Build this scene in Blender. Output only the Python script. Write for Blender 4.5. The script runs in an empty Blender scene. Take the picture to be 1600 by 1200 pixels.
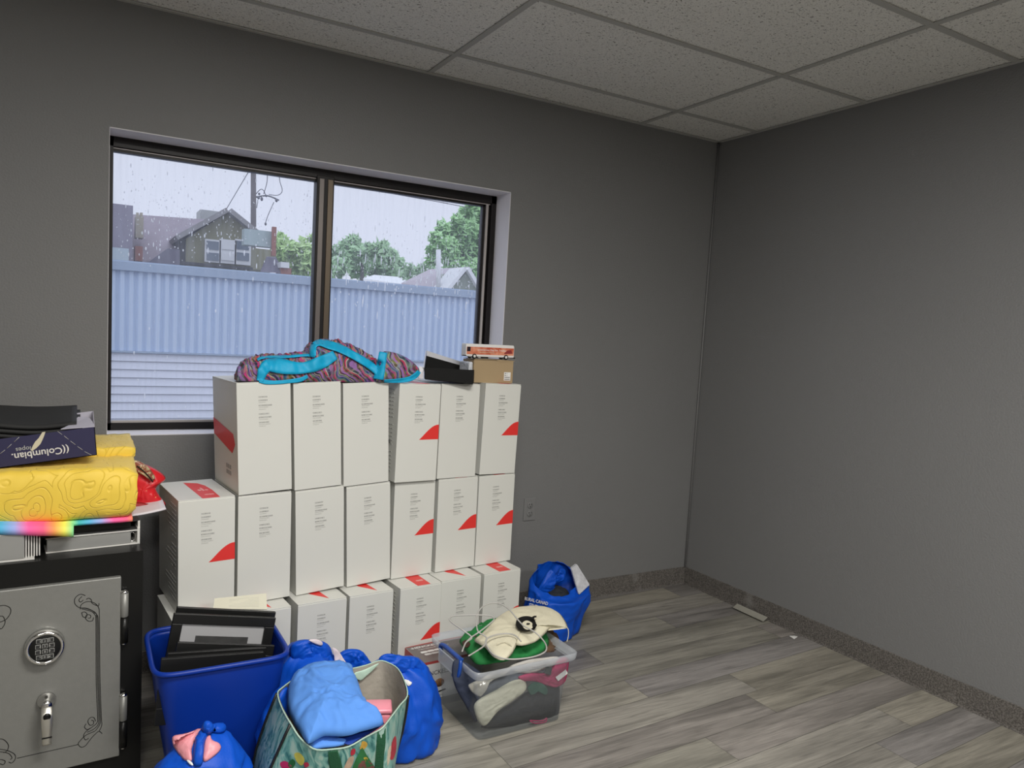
import bpy, bmesh, math, random
from mathutils import Vector, Matrix, noise
random.seed(7)
C = bpy.context.scene.collection
PI = math.pi

# ------------------------------------------------------------------ camera
CAMP = Vector((-3.1392, -3.0631, 1.3948)); YAW, PIT, ROL, FPX = 0.4974, -0.0851, 0.0526, 1135.9
_f = Vector((math.sin(YAW)*math.cos(PIT), math.cos(YAW)*math.cos(PIT), math.sin(PIT)))
_r = Vector((math.cos(YAW), -math.sin(YAW), 0)); _u = _r.cross(_f)
CR = _r*math.cos(ROL)+_u*math.sin(ROL); CU = -_r*math.sin(ROL)+_u*math.cos(ROL)
cd = bpy.data.cameras.new('camera'); cam = bpy.data.objects.new('camera', cd); C.objects.link(cam)
M = Matrix((( CR.x, CU.x, -_f.x, CAMP.x), (CR.y, CU.y, -_f.y, CAMP.y), (CR.z, CU.z, -_f.z, CAMP.z), (0, 0, 0, 1)))
cam.matrix_world = M
cd.sensor_width = 36; cd.lens = FPX*36/1600; cd.shift_x = .0375; cd.shift_y = .0125; cd.clip_start = .05; cd.clip_end = 500
bpy.context.scene.camera = cam
def ray(px, py): return _f + CR*((px-740)/FPX) - CU*((py-620)/FPX)
def aty(px, py, y):
    d = ray(px, py); return CAMP + d*((y-CAMP.y)/d.y)
def atz(px, py, z):
    d = ray(px, py); return CAMP + d*((z-CAMP.z)/d.z)

# ------------------------------------------------------------------ light
sc = bpy.context.scene
sc.view_settings.view_transform = 'Standard'; sc.view_settings.look = 'None'
sc.view_settings.exposure = 0.0; sc.view_settings.gamma = 1; sc.view_settings.use_curve_mapping = False
w = bpy.data.worlds.new('overcast_sky'); sc.world = w; w.use_nodes = True
nt = w.node_tree; nt.nodes.clear()
o = nt.nodes.new('ShaderNodeOutputWorld'); bg = nt.nodes.new('ShaderNodeBackground')
tc = nt.nodes.new('ShaderNodeTexCoord'); sx = nt.nodes.new('ShaderNodeSeparateXYZ'); cr = nt.nodes.new('ShaderNodeValToRGB')
nt.links.new(tc.outputs['Generated'], sx.inputs[0]); nt.links.new(sx.outputs['Z'], cr.inputs[0])
cr.color_ramp.elements[0].position = 0.0; cr.color_ramp.elements[0].color = (.75, .78, .93, 1)
e = cr.color_ramp.elements.new(.28); e.color = (.78, .81, .96, 1)
cr.color_ramp.elements[-1].position = .95; cr.color_ramp.elements[-1].color = (1.55, 1.65, 1.95, 1)
nt.links.new(cr.outputs[0], bg.inputs[0]); bg.inputs[1].default_value = 1.0; nt.links.new(bg.outputs[0], o.inputs[0])
LAMPS = [(-2.401, -2.405, 70, (1, .975, .925)), (-1.181, -4.235, 55, (1, .975, .925)), (-3.62, -4.235, 55, (1, .975, .925))]
for lx, ly, p, col in LAMPS:
    l = bpy.data.lights.new('ceiling_lamp', 'AREA'); l.shape = 'RECTANGLE'; l.size = 1.1; l.size_y = .5; l.energy = p; l.color = col
    ob = bpy.data.objects.new('ceiling_lamp', l); C.objects.link(ob); ob.location = (lx, ly, 2.515)

# ------------------------------------------------------------------ materials
def newmat(name):
    m = bpy.data.materials.new(name); m.use_nodes = True
    return m, m.node_tree, m.node_tree.nodes['Principled BSDF']
def N(nt, t, **kw):
    n = nt.nodes.new(t)
    for k, v in kw.items():
        if hasattr(n, k) and not k[0].isupper(): setattr(n, k, v)
        else: n.inputs[k.replace('_', ' ')].default_value = v
    return n
def mat(name, col, rough=.6, metal=0, ridge=0, rscale=9, var=0, vscale=8, bump=0, bscale=60, spec=.5, stretch=None, sheen=0, alpha=1, coat=0):
    m, nt, b = newmat(name)
    b.inputs['Base Color'].default_value = (*col, 1); b.inputs['Roughness'].default_value = rough
    b.inputs['Metallic'].default_value = metal; b.inputs['Specular IOR Level'].default_value = spec
    if sheen: b.inputs['Sheen Weight'].default_value = sheen
    if coat: b.inputs['Coat Weight'].default_value = coat
    if alpha < 1: b.inputs['Alpha'].default_value = alpha
    t = N(nt, 'ShaderNodeTexCoord'); src = t.outputs['Object']
    if stretch:
        mp = N(nt, 'ShaderNodeMapping'); mp.inputs['Scale'].default_value = stretch
        nt.links.new(src, mp.inputs[0]); src = mp.outputs[0]
    if var:
        n = N(nt, 'ShaderNodeTexNoise', Scale=vscale, Detail=4.0); nt.links.new(src, n.inputs['Vector'])
        mx = N(nt, 'ShaderNodeMix', data_type='RGBA')
        mx.inputs[6].default_value = (*[c*(1-var) for c in col], 1); mx.inputs[7].default_value = (*[min(1, c*(1+var)) for c in col], 1)
        nt.links.new(n.outputs['Fac'], mx.inputs[0]); nt.links.new(mx.outputs[2], b.inputs['Base Color'])
    if ridge:
        n3 = N(nt, 'ShaderNodeTexNoise', Scale=float(rscale), Detail=3.0, Distortion=.6); n3.noise_type = 'RIDGED_MULTIFRACTAL'; nt.links.new(src, n3.inputs['Vector'])
        b3 = N(nt, 'ShaderNodeBump', Strength=ridge, Distance=.02); nt.links.new(n3.outputs['Fac'], b3.inputs['Height']); nt.links.new(b3.outputs[0], b.inputs['Normal'])
    if bump:
        n2 = N(nt, 'ShaderNodeTexNoise', Scale=bscale, Detail=3.0); nt.links.new(src, n2.inputs['Vector'])
        bp = N(nt, 'ShaderNodeBump', Strength=bump, Distance=.01)
        if ridge: nt.links.new(b3.outputs[0], bp.inputs['Normal'])
        nt.links.new(n2.outputs['Fac'], bp.inputs['Height']); nt.links.new(bp.outputs[0], b.inputs['Normal'])
    return m
def S(r, g, b):   # sRGB 0-255 to linear
    return tuple(((c/255+.055)/1.055)**2.4 if c/255 > .04045 else c/255/12.92 for c in (r, g, b))

WALL = mat('grey_wall_paint', (.19, .19, .19), .6, var=.05, vscale=1.5, bump=.18, bscale=140)
REVEAL = mat('white_reveal_paint', (.76, .74, .77), .6, bump=.05)
BLACK = mat('black_enamel', (.008, .008, .0075), .35, spec=.25, var=.3, vscale=3)
DKBR = mat('bronze_window_frame', (.013, .011, .011), .4, spec=.25, var=.2)
CARD = mat('white_carton', (.66, .66, .62), .42, var=.02, vscale=3, bump=.02, bscale=9)
CARDIN = mat('carton_edge', (.35, .33, .28), .8)
RED = mat('red_print', (.72, .035, .03), .4)
PRINT = mat('grey_print', (.27, .27, .26), .5)
PRINTL = mat('light_grey_print', (.42, .42, .40), .5)
WHITE = mat('white_print', (.75, .74, .72), .5)
CHROME = mat('chrome', (.75, .74, .72), .12, 1)
GREYM = mat('grey_hammered_metal', (.24, .24, .225), .42, .35, var=.06, vscale=60, bump=.05, bscale=400)
BLUEBIN = mat('blue_plastic', (.003, .030, .27), .38, var=.05, spec=.3)
BLUEBAG = mat('royal_blue_nonwoven', (.002, .075, .52), .5, var=.12, vscale=9, bump=.08, bscale=200, ridge=.75, rscale=9, spec=.3)
TAN = mat('brown_carton', (.36, .26, .145), .7, var=.06, bump=.05)
YEL = None

# ------------------------------------------------------------------ mesh helpers
def obj(name, bm, m, parent=None, smooth=False, mods=None):
    me = bpy.data.meshes.new(name)
    bmesh.ops.recalc_face_normals(bm, faces=bm.faces) if smooth != 'keep' else None
    bm.to_mesh(me); bm.free()
    ob = bpy.data.objects.new(name, me); C.objects.link(ob)
    for mm in (m if isinstance(m, (list, tuple)) else [m]): me.materials.append(mm)
    if smooth:
        for p in me.polygons: p.use_smooth = True
    if parent: ob.parent = parent
    return ob
def tag(o, label, cat, group=None):
    o['label'] = label; o['category'] = cat
    if group: o['group'] = group
    return o
def struct(o): o['kind'] = 'structure'; return o
def thing(name, label, cat, loc=(0, 0, 0), rz=0, group=None):
    o = bpy.data.objects.new(name, None); C.objects.link(o); o.location = loc; o.rotation_euler = (0, 0, rz)
    o.empty_display_size = .05
    return tag(o, label, cat, group)
def box(bm, a, b, bev=0, mi=0, mtx=None):
    a, b = Vector(a), Vector(b); c = (a+b)/2; s = b-a
    g = bmesh.ops.create_cube(bm, size=1, matrix=Matrix.Translation(c) @ Matrix.Diagonal((*s, 1)))
    vs = g['verts']; fs = set(f for v in vs for f in v.link_faces)
    if bev:
        es = list(set(e for v in vs for e in v.link_edges))
        r = bmesh.ops.bevel(bm, geom=es, offset=bev, segments=2, profile=.5, affect='EDGES', clamp_overlap=True)
        fs = set(r['faces']) | set(f for f in fs if f.is_valid); vs = list(set(v for f in fs for v in f.verts))
    for f in fs:
        if f.is_valid: f.material_index = mi
    if mtx: bmesh.ops.transform(bm, matrix=mtx, verts=vs)
    return vs
def B(): return bmesh.new()
def cbox(name, a, b, m, parent=None, bev=0):
    bm = B(); box(bm, a, b, bev); return obj(name, bm, m, parent)
def grid_surf(bm, rows, closed=False, mi=0, flip=False):
    V = [[bm.verts.new(p) for p in r] for r in rows]
    for i in range(len(V)-1):
        n = len(V[i])
        for j in range(n if closed else n-1):
            k = (j+1) % n
            q = [V[i][j], V[i][k], V[i+1][k], V[i+1][j]]
            if flip: q.reverse()
            f = bm.faces.new(q); f.material_index = mi; f.smooth = True
    return V
def cap(bm, ring, mi=0):
    c = sum((v.co for v in ring), Vector())/len(ring); cv = bm.verts.new(c)
    for i in range(len(ring)):
        f = bm.faces.new([ring[i], ring[(i+1) % len(ring)], cv]); f.material_index = mi; f.smooth = True
def tube(bm, pts, r, seg=8, mi=0, closed=False):
    pts = [Vector(p) for p in pts]; n = len(pts); rows = []
    up = Vector((0, 0, 1)); prev = None
    for i, p in enumerate(pts):
        a = pts[i-1] if i or closed else p; b = pts[(i+1) % n] if i < n-1 or closed else p
        t = (b-a).normalized() if (b-a).length > 1e-9 else Vector((0, 0, 1))
        if prev is None: s = t.cross(up) if abs(t.dot(up)) < .95 else t.cross(Vector((1, 0, 0)))
        else: s = prev - t*prev.dot(t)
        s.normalize(); prev = s; q = t.cross(s)
        rr = r[i] if isinstance(r, (list, tuple)) else r
        rows.append([p + (s*math.cos(2*PI*k/seg)+q*math.sin(2*PI*k/seg))*rr for k in range(seg)])
    if closed: rows.append(rows[0])
    V = grid_surf(bm, rows, True, mi)
    if not closed: cap(bm, V[0], mi); cap(bm, V[-1], mi)
    else: bmesh.ops.remove_doubles(bm, verts=bm.verts, dist=1e-6)
def lathe(bm, prof, seg=32, mtx=None, mi=0):
    rows = [[Vector((r*math.cos(2*PI*k/seg), r*math.sin(2*PI*k/seg), z)) for k in range(seg)] for r, z in prof]
    if mtx: rows = [[mtx @ p for p in r] for r in rows]
    V = grid_surf(bm, rows, True, mi); cap(bm, V[0], mi); cap(bm, V[-1], mi)
def poly(bm, pts, th, nrm, mi=0):
    """flat polygon with thickness th along nrm"""
    nrm = Vector(nrm).normalized()
    a = [bm.verts.new(Vector(p)) for p in pts]; b = [bm.verts.new(Vector(p)+nrm*th) for p in pts]
    for q in (a[::-1], b):
        f = bm.faces.new(q); f.material_index = mi
    for i in range(len(a)):
        j = (i+1) % len(a); f = bm.faces.new([a[i], a[j], b[j], b[i]]); f.material_index = mi
def catmull(P, n=6, closed=True):
    P = [Vector(p) for p in P]; out = []; L = len(P)
    rng = range(L if closed else L-1)
    for i in rng:
        if closed: a, b, c, d = P[i-1], P[i], P[(i+1) % L], P[(i+2) % L]
        else: a, b, c, d = P[max(i-1, 0)], P[i], P[i+1], P[min(i+2, L-1)]
        for k in range(n):
            t = k/n
            out.append(.5*((2*b)+(c-a)*t+(2*a-5*b+4*c-d)*t*t+(3*b-a-3*c+d)*t**3))
    if not closed: out.append(P[-1])
    return out
def fold(p, s=8, seed=0, k=1.0):
    q = Vector(p)*s+Vector((seed*3.1, seed*1.7, seed*.9))
    return (noise.noise(q)*.7 + (1-abs(noise.noise(q*1.9))*2.2)*.35 + noise.noise(q*4.3)*.22)*k
def crease(p, s=8, seed=0, k=1.0):
    q = Vector(p)*s*1.25+Vector((seed*3.1, seed*1.7, seed*.9)); w_ = noise.noise_vector(q*.7)*.8; q = q+w_
    a = abs(noise.noise(q)); b = abs(noise.noise(q*2.1+Vector((5, 1, 3)))); c = abs(noise.noise(q*4.3)); d = noise.noise(q*.5)
    return ((.30-a)*1.6+(.25-b)*.8+(.2-c)*.35+d*.5)*k
def puff(name, rim, up, h, m, parent=None, rings=16, amp=.01, fs=14, seed=1, n=5, low=.12, power=.5, mods=True):
    """a soft slab: closed rim, bulging along up; lower skin slightly bulged the other way"""
    rim = catmull(rim, n); up = Vector(up).normalized(); c = sum(rim, Vector())/len(rim)
    bm = B(); rows = []
    for i in range(rings+1):
        s = 1-i/rings*.97; bul = (1-s**2.6)**power
        rows.append([c+(p-c)*s+up*(h*bul+amp*crease(c+(p-c)*s, fs, seed)*min(1, (1-s)*5+.25)) for p in rim])
    V = grid_surf(bm, rows, True); cap(bm, V[-1])
    rows = [V[0]]
    prev = V[0]
    for i in range(1, 5):
        s = 1-i/4*.95
        cur = [bm.verts.new(c+(p-c)*s-up*h*low*(1-s**2)) for p in rim]
        for j in range(len(rim)):
            k = (j+1) % len(rim); f = bm.faces.new([prev[k], prev[j], cur[j], cur[k]]); f.smooth = True
        prev = cur
    cap(bm, prev)
    return obj(name, bm, m, parent, True)
def loft(name, rings, m, parent=None, nseg=64, amp=.012, fs=10, seed=1, thick=.002, capbot=True, captop=False, sub=5, vert=1.0):
    """rings: list of (cx,cy,z,rx,ry,rot,power) superellipses, bottom to top; interpolated; folds added radially"""
    R = catmull([Vector(r[:3]) for r in rings], sub, False)
    def ip(k):
        a = [Vector((r[k], 0, 0)) for r in rings]; return [v.x for v in catmull(a, sub, False)]
    rings = [tuple(r)+(0,) if len(r) == 7 else r for r in rings]; rx, ry, ro, pw, tl = ip(3), ip(4), ip(5), ip(6), ip(7)
    bm = B(); rows = []; NR = len(R)
    for i in range(NR):
        row = []
        for k in range(nseg):
            t = 2*PI*k/nseg; ct, st = math.cos(t), math.sin(t); p = 2/pw[i]
            x = rx[i]*abs(ct)**p*(1 if ct >= 0 else -1); y = ry[i]*abs(st)**p*(1 if st >= 0 else -1)
            c, s = math.cos(ro[i]), math.sin(ro[i]); d = Vector((x*c-y*s, x*s+y*c, 0)); P = R[i]+d+Vector((0, 0, tl[i]*d.y/max(ry[i], .001)))
            f = crease(Vector((P.x, P.y, P.z*vert)), fs, seed)*amp*(.15 if i == 0 else 1)
            row.append(P + (d.normalized() if d.length > 1e-6 else d)*f + Vector((0, 0, fold(P*1.3, fs, seed+5)*amp*.6 if i == NR-1 else 0)))
        rows.append(row)
    V = grid_surf(bm, rows, True)
    if capbot: cap(bm, V[0])
    if captop: cap(bm, V[-1])
    ob = obj(name, bm, m, parent, True)
    if thick:
        md = ob.modifiers.new('thickness', 'SOLIDIFY'); md.thickness = thick; md.offset = -1
    return ob
def ribbon(bm, pts, w, nrm, mi=0, n=6, th=.0012, amp=0, seed=0, closed=False):
    """band along pts (3d), half widths w list, roughly facing nrm"""
    P = catmull(pts, n, closed); W = [v.x for v in catmull([Vector((x, 0, 0)) for x in w], n, closed)]
    nrm = Vector(nrm).normalized(); r1, r2, r3 = [], [], []
    L = len(P)
    for i, p in enumerate(P):
        t = (P[min(i+1, L-1)]-P[max(i-1, 0)]).normalized(); s = t.cross(nrm).normalized()
        d = nrm*(fold(p, 30, seed)*amp)
        r1.append(p+s*W[i]+d); r2.append(p+nrm*W[i]*.08+d); r3.append(p-s*W[i]+d)
    grid_surf(bm, [r1, r2, r3], False, mi)
def text_obj(name, s, size, m, parent, mtx, align='CENTER', ext=.0002, bold=0, xs=1):
    cu = bpy.data.curves.new('t', 'FONT'); cu.body = s; cu.size = size; cu.align_x = align; cu.extrude = ext; cu.offset = bold
    cu.resolution_u = 3
    t = bpy.data.objects.new('t', cu); C.objects.link(t)
    me = bpy.data.meshes.new_from_object(t); bpy.data.objects.remove(t); me.name = name
    me.transform(mtx @ Matrix.Diagonal((xs, 1, 1, 1)))
    me.materials.clear(); me.materials.append(m)
    ob = bpy.data.objects.new(name, me); C.objects.link(ob)
    if parent: ob.parent = parent
    return ob
def frame_mtx(o, x, y):     # local x,y axes at origin o
    x = Vector(x).normalized(); y = Vector(y); y = (y-x*y.dot(x)).normalized(); z = x.cross(y); o = Vector(o)
    return Matrix(((x.x, y.x, z.x, o.x), (x.y, y.y, z.y, o.y), (x.z, y.z, z.z, o.z), (0, 0, 0, 1)))

from mathutils.bvhtree import BVHTree
def bvh(o):
    bpy.context.view_layer.update(); dg = bpy.context.evaluated_depsgraph_get(); e = o.evaluated_get(dg); me = e.to_mesh(); mw = e.matrix_world
    t = BVHTree.FromPolygons([mw @ v.co for v in me.vertices], [list(p.vertices) for p in me.polygons]); e.to_mesh_clear(); return t
def hit(tr, px, py):
    d = ray(px, py).normalized(); return tr.ray_cast(CAMP, d)

# ================================================================== ROOM
H = 2.5348; XL, YR = -4.9, -5.6      # left wall, rear wall
WX0, WX1, WZ0, WZ1, RV = -3.052, -1.330, .9385, 2.084, .131
bm = B()
box(bm, (XL-.1, 0, -.05), (WX0, .26, H+.1)); box(bm, (WX1, 0, -.05), (.12, .26, H+.1))
box(bm, (WX0, 0, -.05), (WX1, .26, WZ0)); box(bm, (WX0, 0, WZ1), (WX1, .26, H+.1))
box(bm, (-1.318, -.0015, 2.068), (-1.304, .001, 2.075), .0005)
struct(obj('wall_back', bm, WALL))
bm = B(); box(bm, (0, YR, -.05), (.12, 0, H+.1)); struct(obj('wall_right', bm, WALL))
tube_b = B(); tube(tube_b, [(-.006, -.006, .1), (-.0065, -.006, 1.3), (-.006, -.006, 2.53)], .0055, 6); struct(obj('trim_1', tube_b, WALL))
bm = B(); box(bm, (XL-.1, YR, -.05), (XL, 0, H+.1)); struct(obj('wall_left', bm, WALL))
bm = B(); box(bm, (XL-.1, YR-.1, -.05), (.12, YR, H+.1)); struct(obj('wall_front', bm, WALL))

# floor: vinyl planks, one mesh, tint of each plank stored per face corner
def floor_mat():
    m, nt, b = newmat('grey_oak_vinyl_planks')
    at = N(nt, 'ShaderNodeAttribute'); at.attribute_name = 'tint'
    t = N(nt, 'ShaderNodeTexCoord')
    sd = N(nt, 'ShaderNodeMath', operation='MULTIPLY'); sd.inputs[1].default_value = 37.0
    nt.links.new(at.outputs['Alpha'], sd.inputs[0])
    cb = N(nt, 'ShaderNodeCombineXYZ'); nt.links.new(sd.outputs[0], cb.inputs[1]); nt.links.new(sd.outputs[0], cb.inputs[2])
    ad = N(nt, 'ShaderNodeVectorMath', operation='ADD'); nt.links.new(t.outputs['Object'], ad.inputs[0]); nt.links.new(cb.outputs[0], ad.inputs[1])
    def layer(scale, sc3, detail, dist=0.0):
        mp = N(nt, 'ShaderNodeMapping'); mp.inputs['Scale'].default_value = sc3; nt.links.new(ad.outputs[0], mp.inputs[0])
        n = N(nt, 'ShaderNodeTexNoise', Scale=scale, Detail=detail, Distortion=dist); nt.links.new(mp.outputs[0], n.inputs['Vector']); return n.outputs['Fac']
    a = layer(1.0, (1.1, 11, 1), 4, .5); g = layer(1.0, (9, 190, 1), 4, .4); k = layer(1.0, (2.6, 30, 1), 4, 1.0)
    def ramp(src, lo, hi, c0, c1):
        r = N(nt, 'ShaderNodeValToRGB'); r.color_ramp.elements[0].position = lo; r.color_ramp.elements[1].position = hi
        r.color_ramp.elements[0].color = (c0, c0, c0, 1); r.color_ramp.elements[1].color = (c1, c1, c1, 1); nt.links.new(src, r.inputs[0]); return r.outputs[0]
    def mul(x, y):
        q = N(nt, 'ShaderNodeMix', data_type='RGBA', blend_type='MULTIPLY'); q.inputs[0].default_value = 1
        nt.links.new(x, q.inputs[6]); nt.links.new(y, q.inputs[7]); return q.outputs[2]
    c = mul(at.outputs['Color'], ramp(a, .34, .64, .66, 1.14)); c = mul(c, ramp(g, .3, .7, .80, 1.12)); c = mul(c, ramp(k, .28, .5, .68, 1.04))
    nt.links.new(c, b.inputs['Base Color']); b.inputs['Roughness'].default_value = .42; b.inputs['Specular IOR Level'].default_value = .35
    bp = N(nt, 'ShaderNodeBump', Strength=.15, Distance=.003); nt.links.new(g, bp.inputs['Height']); nt.links.new(bp.outputs[0], b.inputs['Normal'])
    return m
TONES0 = [tuple(.86*q for q in (c_[0]*.97, c_[1]*.95, c_[2]*1.04)) for c_ in [(.335, .325, .265), (.30, .30, .255), (.275, .27, .275), (.33, .325, .29), (.24, .235, .235), (.365, .36, .305), (.30, .285, .27)]]
TONES = [tuple(w_*(.62*q+.38*a) for q, a, w_ in zip(c_, (.26, .25, .232), (1.03, 1.01, .93))) for c_ in TONES0]
bm = B(); col = bm.loops.layers.float_color.new('tint')
rnd = random.Random(3)
PW, V0, SL = .153, -.47, .05
JO = {0: (-1.13, 1, 4), 1: (-1.34, 1, 5), 2: (-1.15, 2, 5), 3: (-1.9, 3, 5), 4: (-.76, 0, 6), 5: (-1.16, 6, 1), 6: (-.35, 0, 3), 7: (-.60, 2, 3), 8: (-1.0, 0, 5), -1: (-1.75, 1, 0), -2: (-.7, 3, 0), -3: (-1.4, 0, 2)}
for r in range(-5, 36):
    v1 = V0-PW*r; v0 = v1-PW
    x = JO[r][0] if r in JO else rnd.uniform(-1.6, -.4)
    x -= 1.22*4
    k = -4
    while x < 1:
        x1 = x+1.22
        tn = TONES[rnd.randrange(len(TONES))]
        if r in JO and k == -1: tn = TONES[JO[r][2]]
        if r in JO and k == 0: tn = TONES[JO[r][1]]
        xa, xb = max(x, XL-.3)+.0007, min(x1, .3)-.0007
        if xb > xa:
            g = .0007
            vs = [bm.verts.new((X, Y+SL*X, 0)) for X, Y in ((xa, v0+g), (xb, v0+g), (xb, v1-g), (xa, v1-g))]
            f = bm.faces.new(vs); s = rnd.random()
            for lp in f.loops: lp[col] = (*tn, s)
        x = x1; k += 1
vs = [bm.verts.new(p) for p in ((XL-.3, YR-.3, -.002), (.3, YR-.3, -.002), (.3, .3, -.002), (XL-.3, .3, -.002))]
f = bm.faces.new(vs)
for lp in f.loops: lp[col] = (.06, .055, .05, 0)
struct(obj('floor', bm, floor_mat(), smooth='keep'))

# ceiling: mineral tiles in a metal grid
def tile_mat():
    m, nt, b = newmat('mineral_fibre_tile')
    t = N(nt, 'ShaderNodeTexCoord'); cols = []
    v = N(nt, 'ShaderNodeTexVoronoi', Scale=50.0, Randomness=1.0); nz = N(nt, 'ShaderNodeTexNoise', Scale=40.0, Detail=3.0)
    mp = N(nt, 'ShaderNodeMapping'); mp.inputs['Scale'].default_value = (1, 1.5, 1)
    nt.links.new(t.outputs['Object'], mp.inputs[0]); nt.links.new(mp.outputs[0], nz.inputs['Vector'])
    mx = N(nt, 'ShaderNodeMix', data_type='RGBA'); mx.inputs[0].default_value = .035
    nt.links.new(mp.outputs[0], mx.inputs[6]); nt.links.new(nz.outputs['Color'], mx.inputs[7]); nt.links.new(mx.outputs[2], v.inputs['Vector'])
    wn = N(nt, 'ShaderNodeTexNoise', Scale=3.0); nt.links.new(t.outputs['Object'], wn.inputs['Vector'])
    r = N(nt, 'ShaderNodeValToRGB'); r.color_ramp.elements[0].position = .1; r.color_ramp.elements[0].color = (.22, .21, .19, 1)
    r.color_ramp.elements[1].position = .26; r.color_ramp.elements[1].color = (.80, .795, .76, 1)
    nt.links.new(v.outputs['Distance'], r.inputs[0])
    n2 = N(nt, 'ShaderNodeTexNoise', Scale=230.0, Detail=2.0); nt.links.new(t.outputs['Object'], n2.inputs['Vector'])
    r2 = N(nt, 'ShaderNodeValToRGB'); r2.color_ramp.elements[0].position = .33; r2.color_ramp.elements[0].color = (.6, .6, .6, 1); r2.color_ramp.elements[1].position = .45
    nt.links.new(n2.outputs['Fac'], r2.inputs[0])
    q = N(nt, 'ShaderNodeMix', data_type='RGBA', blend_type='MULTIPLY'); q.inputs[0].default_value = 1
    nt.links.new(r.outputs[0], q.inputs[6]); nt.links.new(r2.outputs[0], q.inputs[7])
    nt.links.new(q.outputs[2], b.inputs['Base Color']); b.inputs['Roughness'].default_value = .9
    return m
TX, TY = -1.791, -.2711
bm = B(); xs = [TX+1.22*i for i in range(-4, 3)]; ys = [TY-.61*i for i in range(-1, 11)]
for i in range(len(xs)-1):
    for j in range(len(ys)-1):
        xa, xb, ya, yb = max(xs[i], XL), min(xs[i+1], .05), max(ys[j+1], YR), min(ys[j], .05)
        if xb-xa < .02 or yb-ya < .02: continue
        dz = .006 if (i, j) != (3, 2) else .012
        box(bm, (xa+.004, ya+.004, H+dz), (xb-.004, yb-.004, H+.02+dz))
box(bm, (XL-.1, YR-.1, H+.05), (.12, .26, H+.08))
ceil = struct(obj('ceiling', bm, tile_mat()))
GRID = mat('painted_grid_metal', (.44, .44, .42), .5)
bm = B()
for x in xs: box(bm, (x-.012, YR, H), (x+.012, 0, H+.004))
for y in ys: box(bm, (XL, y-.012, H+.0005), (0, y+.012, H+.0045))
box(bm, (XL, -.02, H-.001), (0, 0, H+.003)); box(bm, (-.02, YR, H-.001), (0, 0, H+.003))
obj('ceiling_grid', bm, GRID, ceil)
# the room's own ceiling light fixtures
LENS = mat('light_lens', (.8, .8, .8), .4)
for n, (lx, ly, p, col_) in enumerate(LAMPS):
    where = ['over the middle of the room', 'by the right wall', 'at the rear left of the room'][n]
    t = thing('ceiling_light', 'recessed fluorescent ceiling light fixture '+where, 'ceiling light', (lx, ly, H+.004), 0, 'ceiling light fixtures')
    bm = B()
    for a, b_ in (((-.6, -.3), (.6, -.26)), ((-.6, .26), (.6, .3)), ((-.6, -.26), (-.56, .26)), ((.56, -.26), (.6, .26))): box(bm, (*a, -.012), (*b_, -.002))
    obj('light_frame', bm, GRID, t)
    cbox('diffuser', (-.56, -.26, -.008), (.56, .26, -.003), LENS, t)

# baseboards: brown speckled rubber
def base_mat():
    m, nt, b = newmat('speckled_brown_rubber')
    t = N(nt, 'ShaderNodeTexCoord'); n = N(nt, 'ShaderNodeTexNoise', Scale=170.0, Detail=2.0); nt.links.new(t.outputs['Object'], n.inputs['Vector'])
    r = N(nt, 'ShaderNodeValToRGB'); r.color_ramp.elements[0].position = .38; r.color_ramp.elements[0].color = (.075, .068, .062, 1)
    r.color_ramp.elements[1].position = .66; r.color_ramp.elements[1].color = (.19, .175, .16, 1)
    nt.links.new(n.outputs['Fac'], r.inputs[0])
    n2 = N(nt, 'ShaderNodeTexNoise', Scale=7.0, Detail=6.0); nt.links.new(t.outputs['Object'], n2.inputs['Vector'])
    r2 = N(nt, 'ShaderNodeValToRGB'); r2.color_ramp.elements[0].position = .62; r2.color_ramp.elements[1].position = .72
    r2.color_ramp.elements[0].color = (0, 0, 0, 1); r2.color_ramp.elements[1].color = (.35, .35, .35, 1); nt.links.new(n2.outputs['Fac'], r2.inputs[0])
    mx = N(nt, 'ShaderNodeMix', data_type='RGBA'); mx.inputs[7].default_value = (.33, .32, .31, 1)
    nt.links.new(r2.outputs[0], mx.inputs[0]); nt.links.new(r.outputs[0], mx.inputs[6]); nt.links.new(mx.outputs[2], b.inputs['Base Color'])
    b.inputs['Roughness'].default_value = .5; return m
BASE = base_mat()
def base_prof(bm, P, lean=None):
    """P: list of (x,y,nx,ny, lean)"""
    rows = []
    for x, y, nx, ny, ln in P:
        n = Vector((nx, ny, 0)); o = Vector((x, y, 0))
        rows.append([o+n*.006+Vector((0, 0, 0.0005)), o+n*.004+Vector((0, 0, .008)), o+n*(.0035+ln)+Vector((0, 0, .1)), o+n*(ln)+Vector((0, 0, .102)), o+n*(0.0005)+Vector((0, 0, .0005))])
    grid_surf(bm, rows, False)
    for f in bm.faces: f.smooth = False
bm = B(); base_prof(bm, [(-.0, 0, 0, -1, 0), (-.5, 0, 0, -1, .001), (-.93, 0, 0, -1, .003), (-1.08, 0, 0, -1, .02), (-1.25, 0, 0, -1, .03), (-1.6, 0, 0, -1, .02), (-2.6, 0, 0, -1, .03), (-2.8, -.03, 0, -1, .03), (-3.1, -.07, 0, -1, .03), (-3.4, 0, 0, -1, 0), (XL, 0, 0, -1, 0)])
struct(obj('baseboard_back', bm, BASE))
bm = B(); base_prof(bm, [(0, 0, -1, 0, 0), (0, -2.0, -1, 0, .002), (0, YR, -1, 0, 0)]); struct(obj('baseboard_right', bm, BASE))

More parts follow.
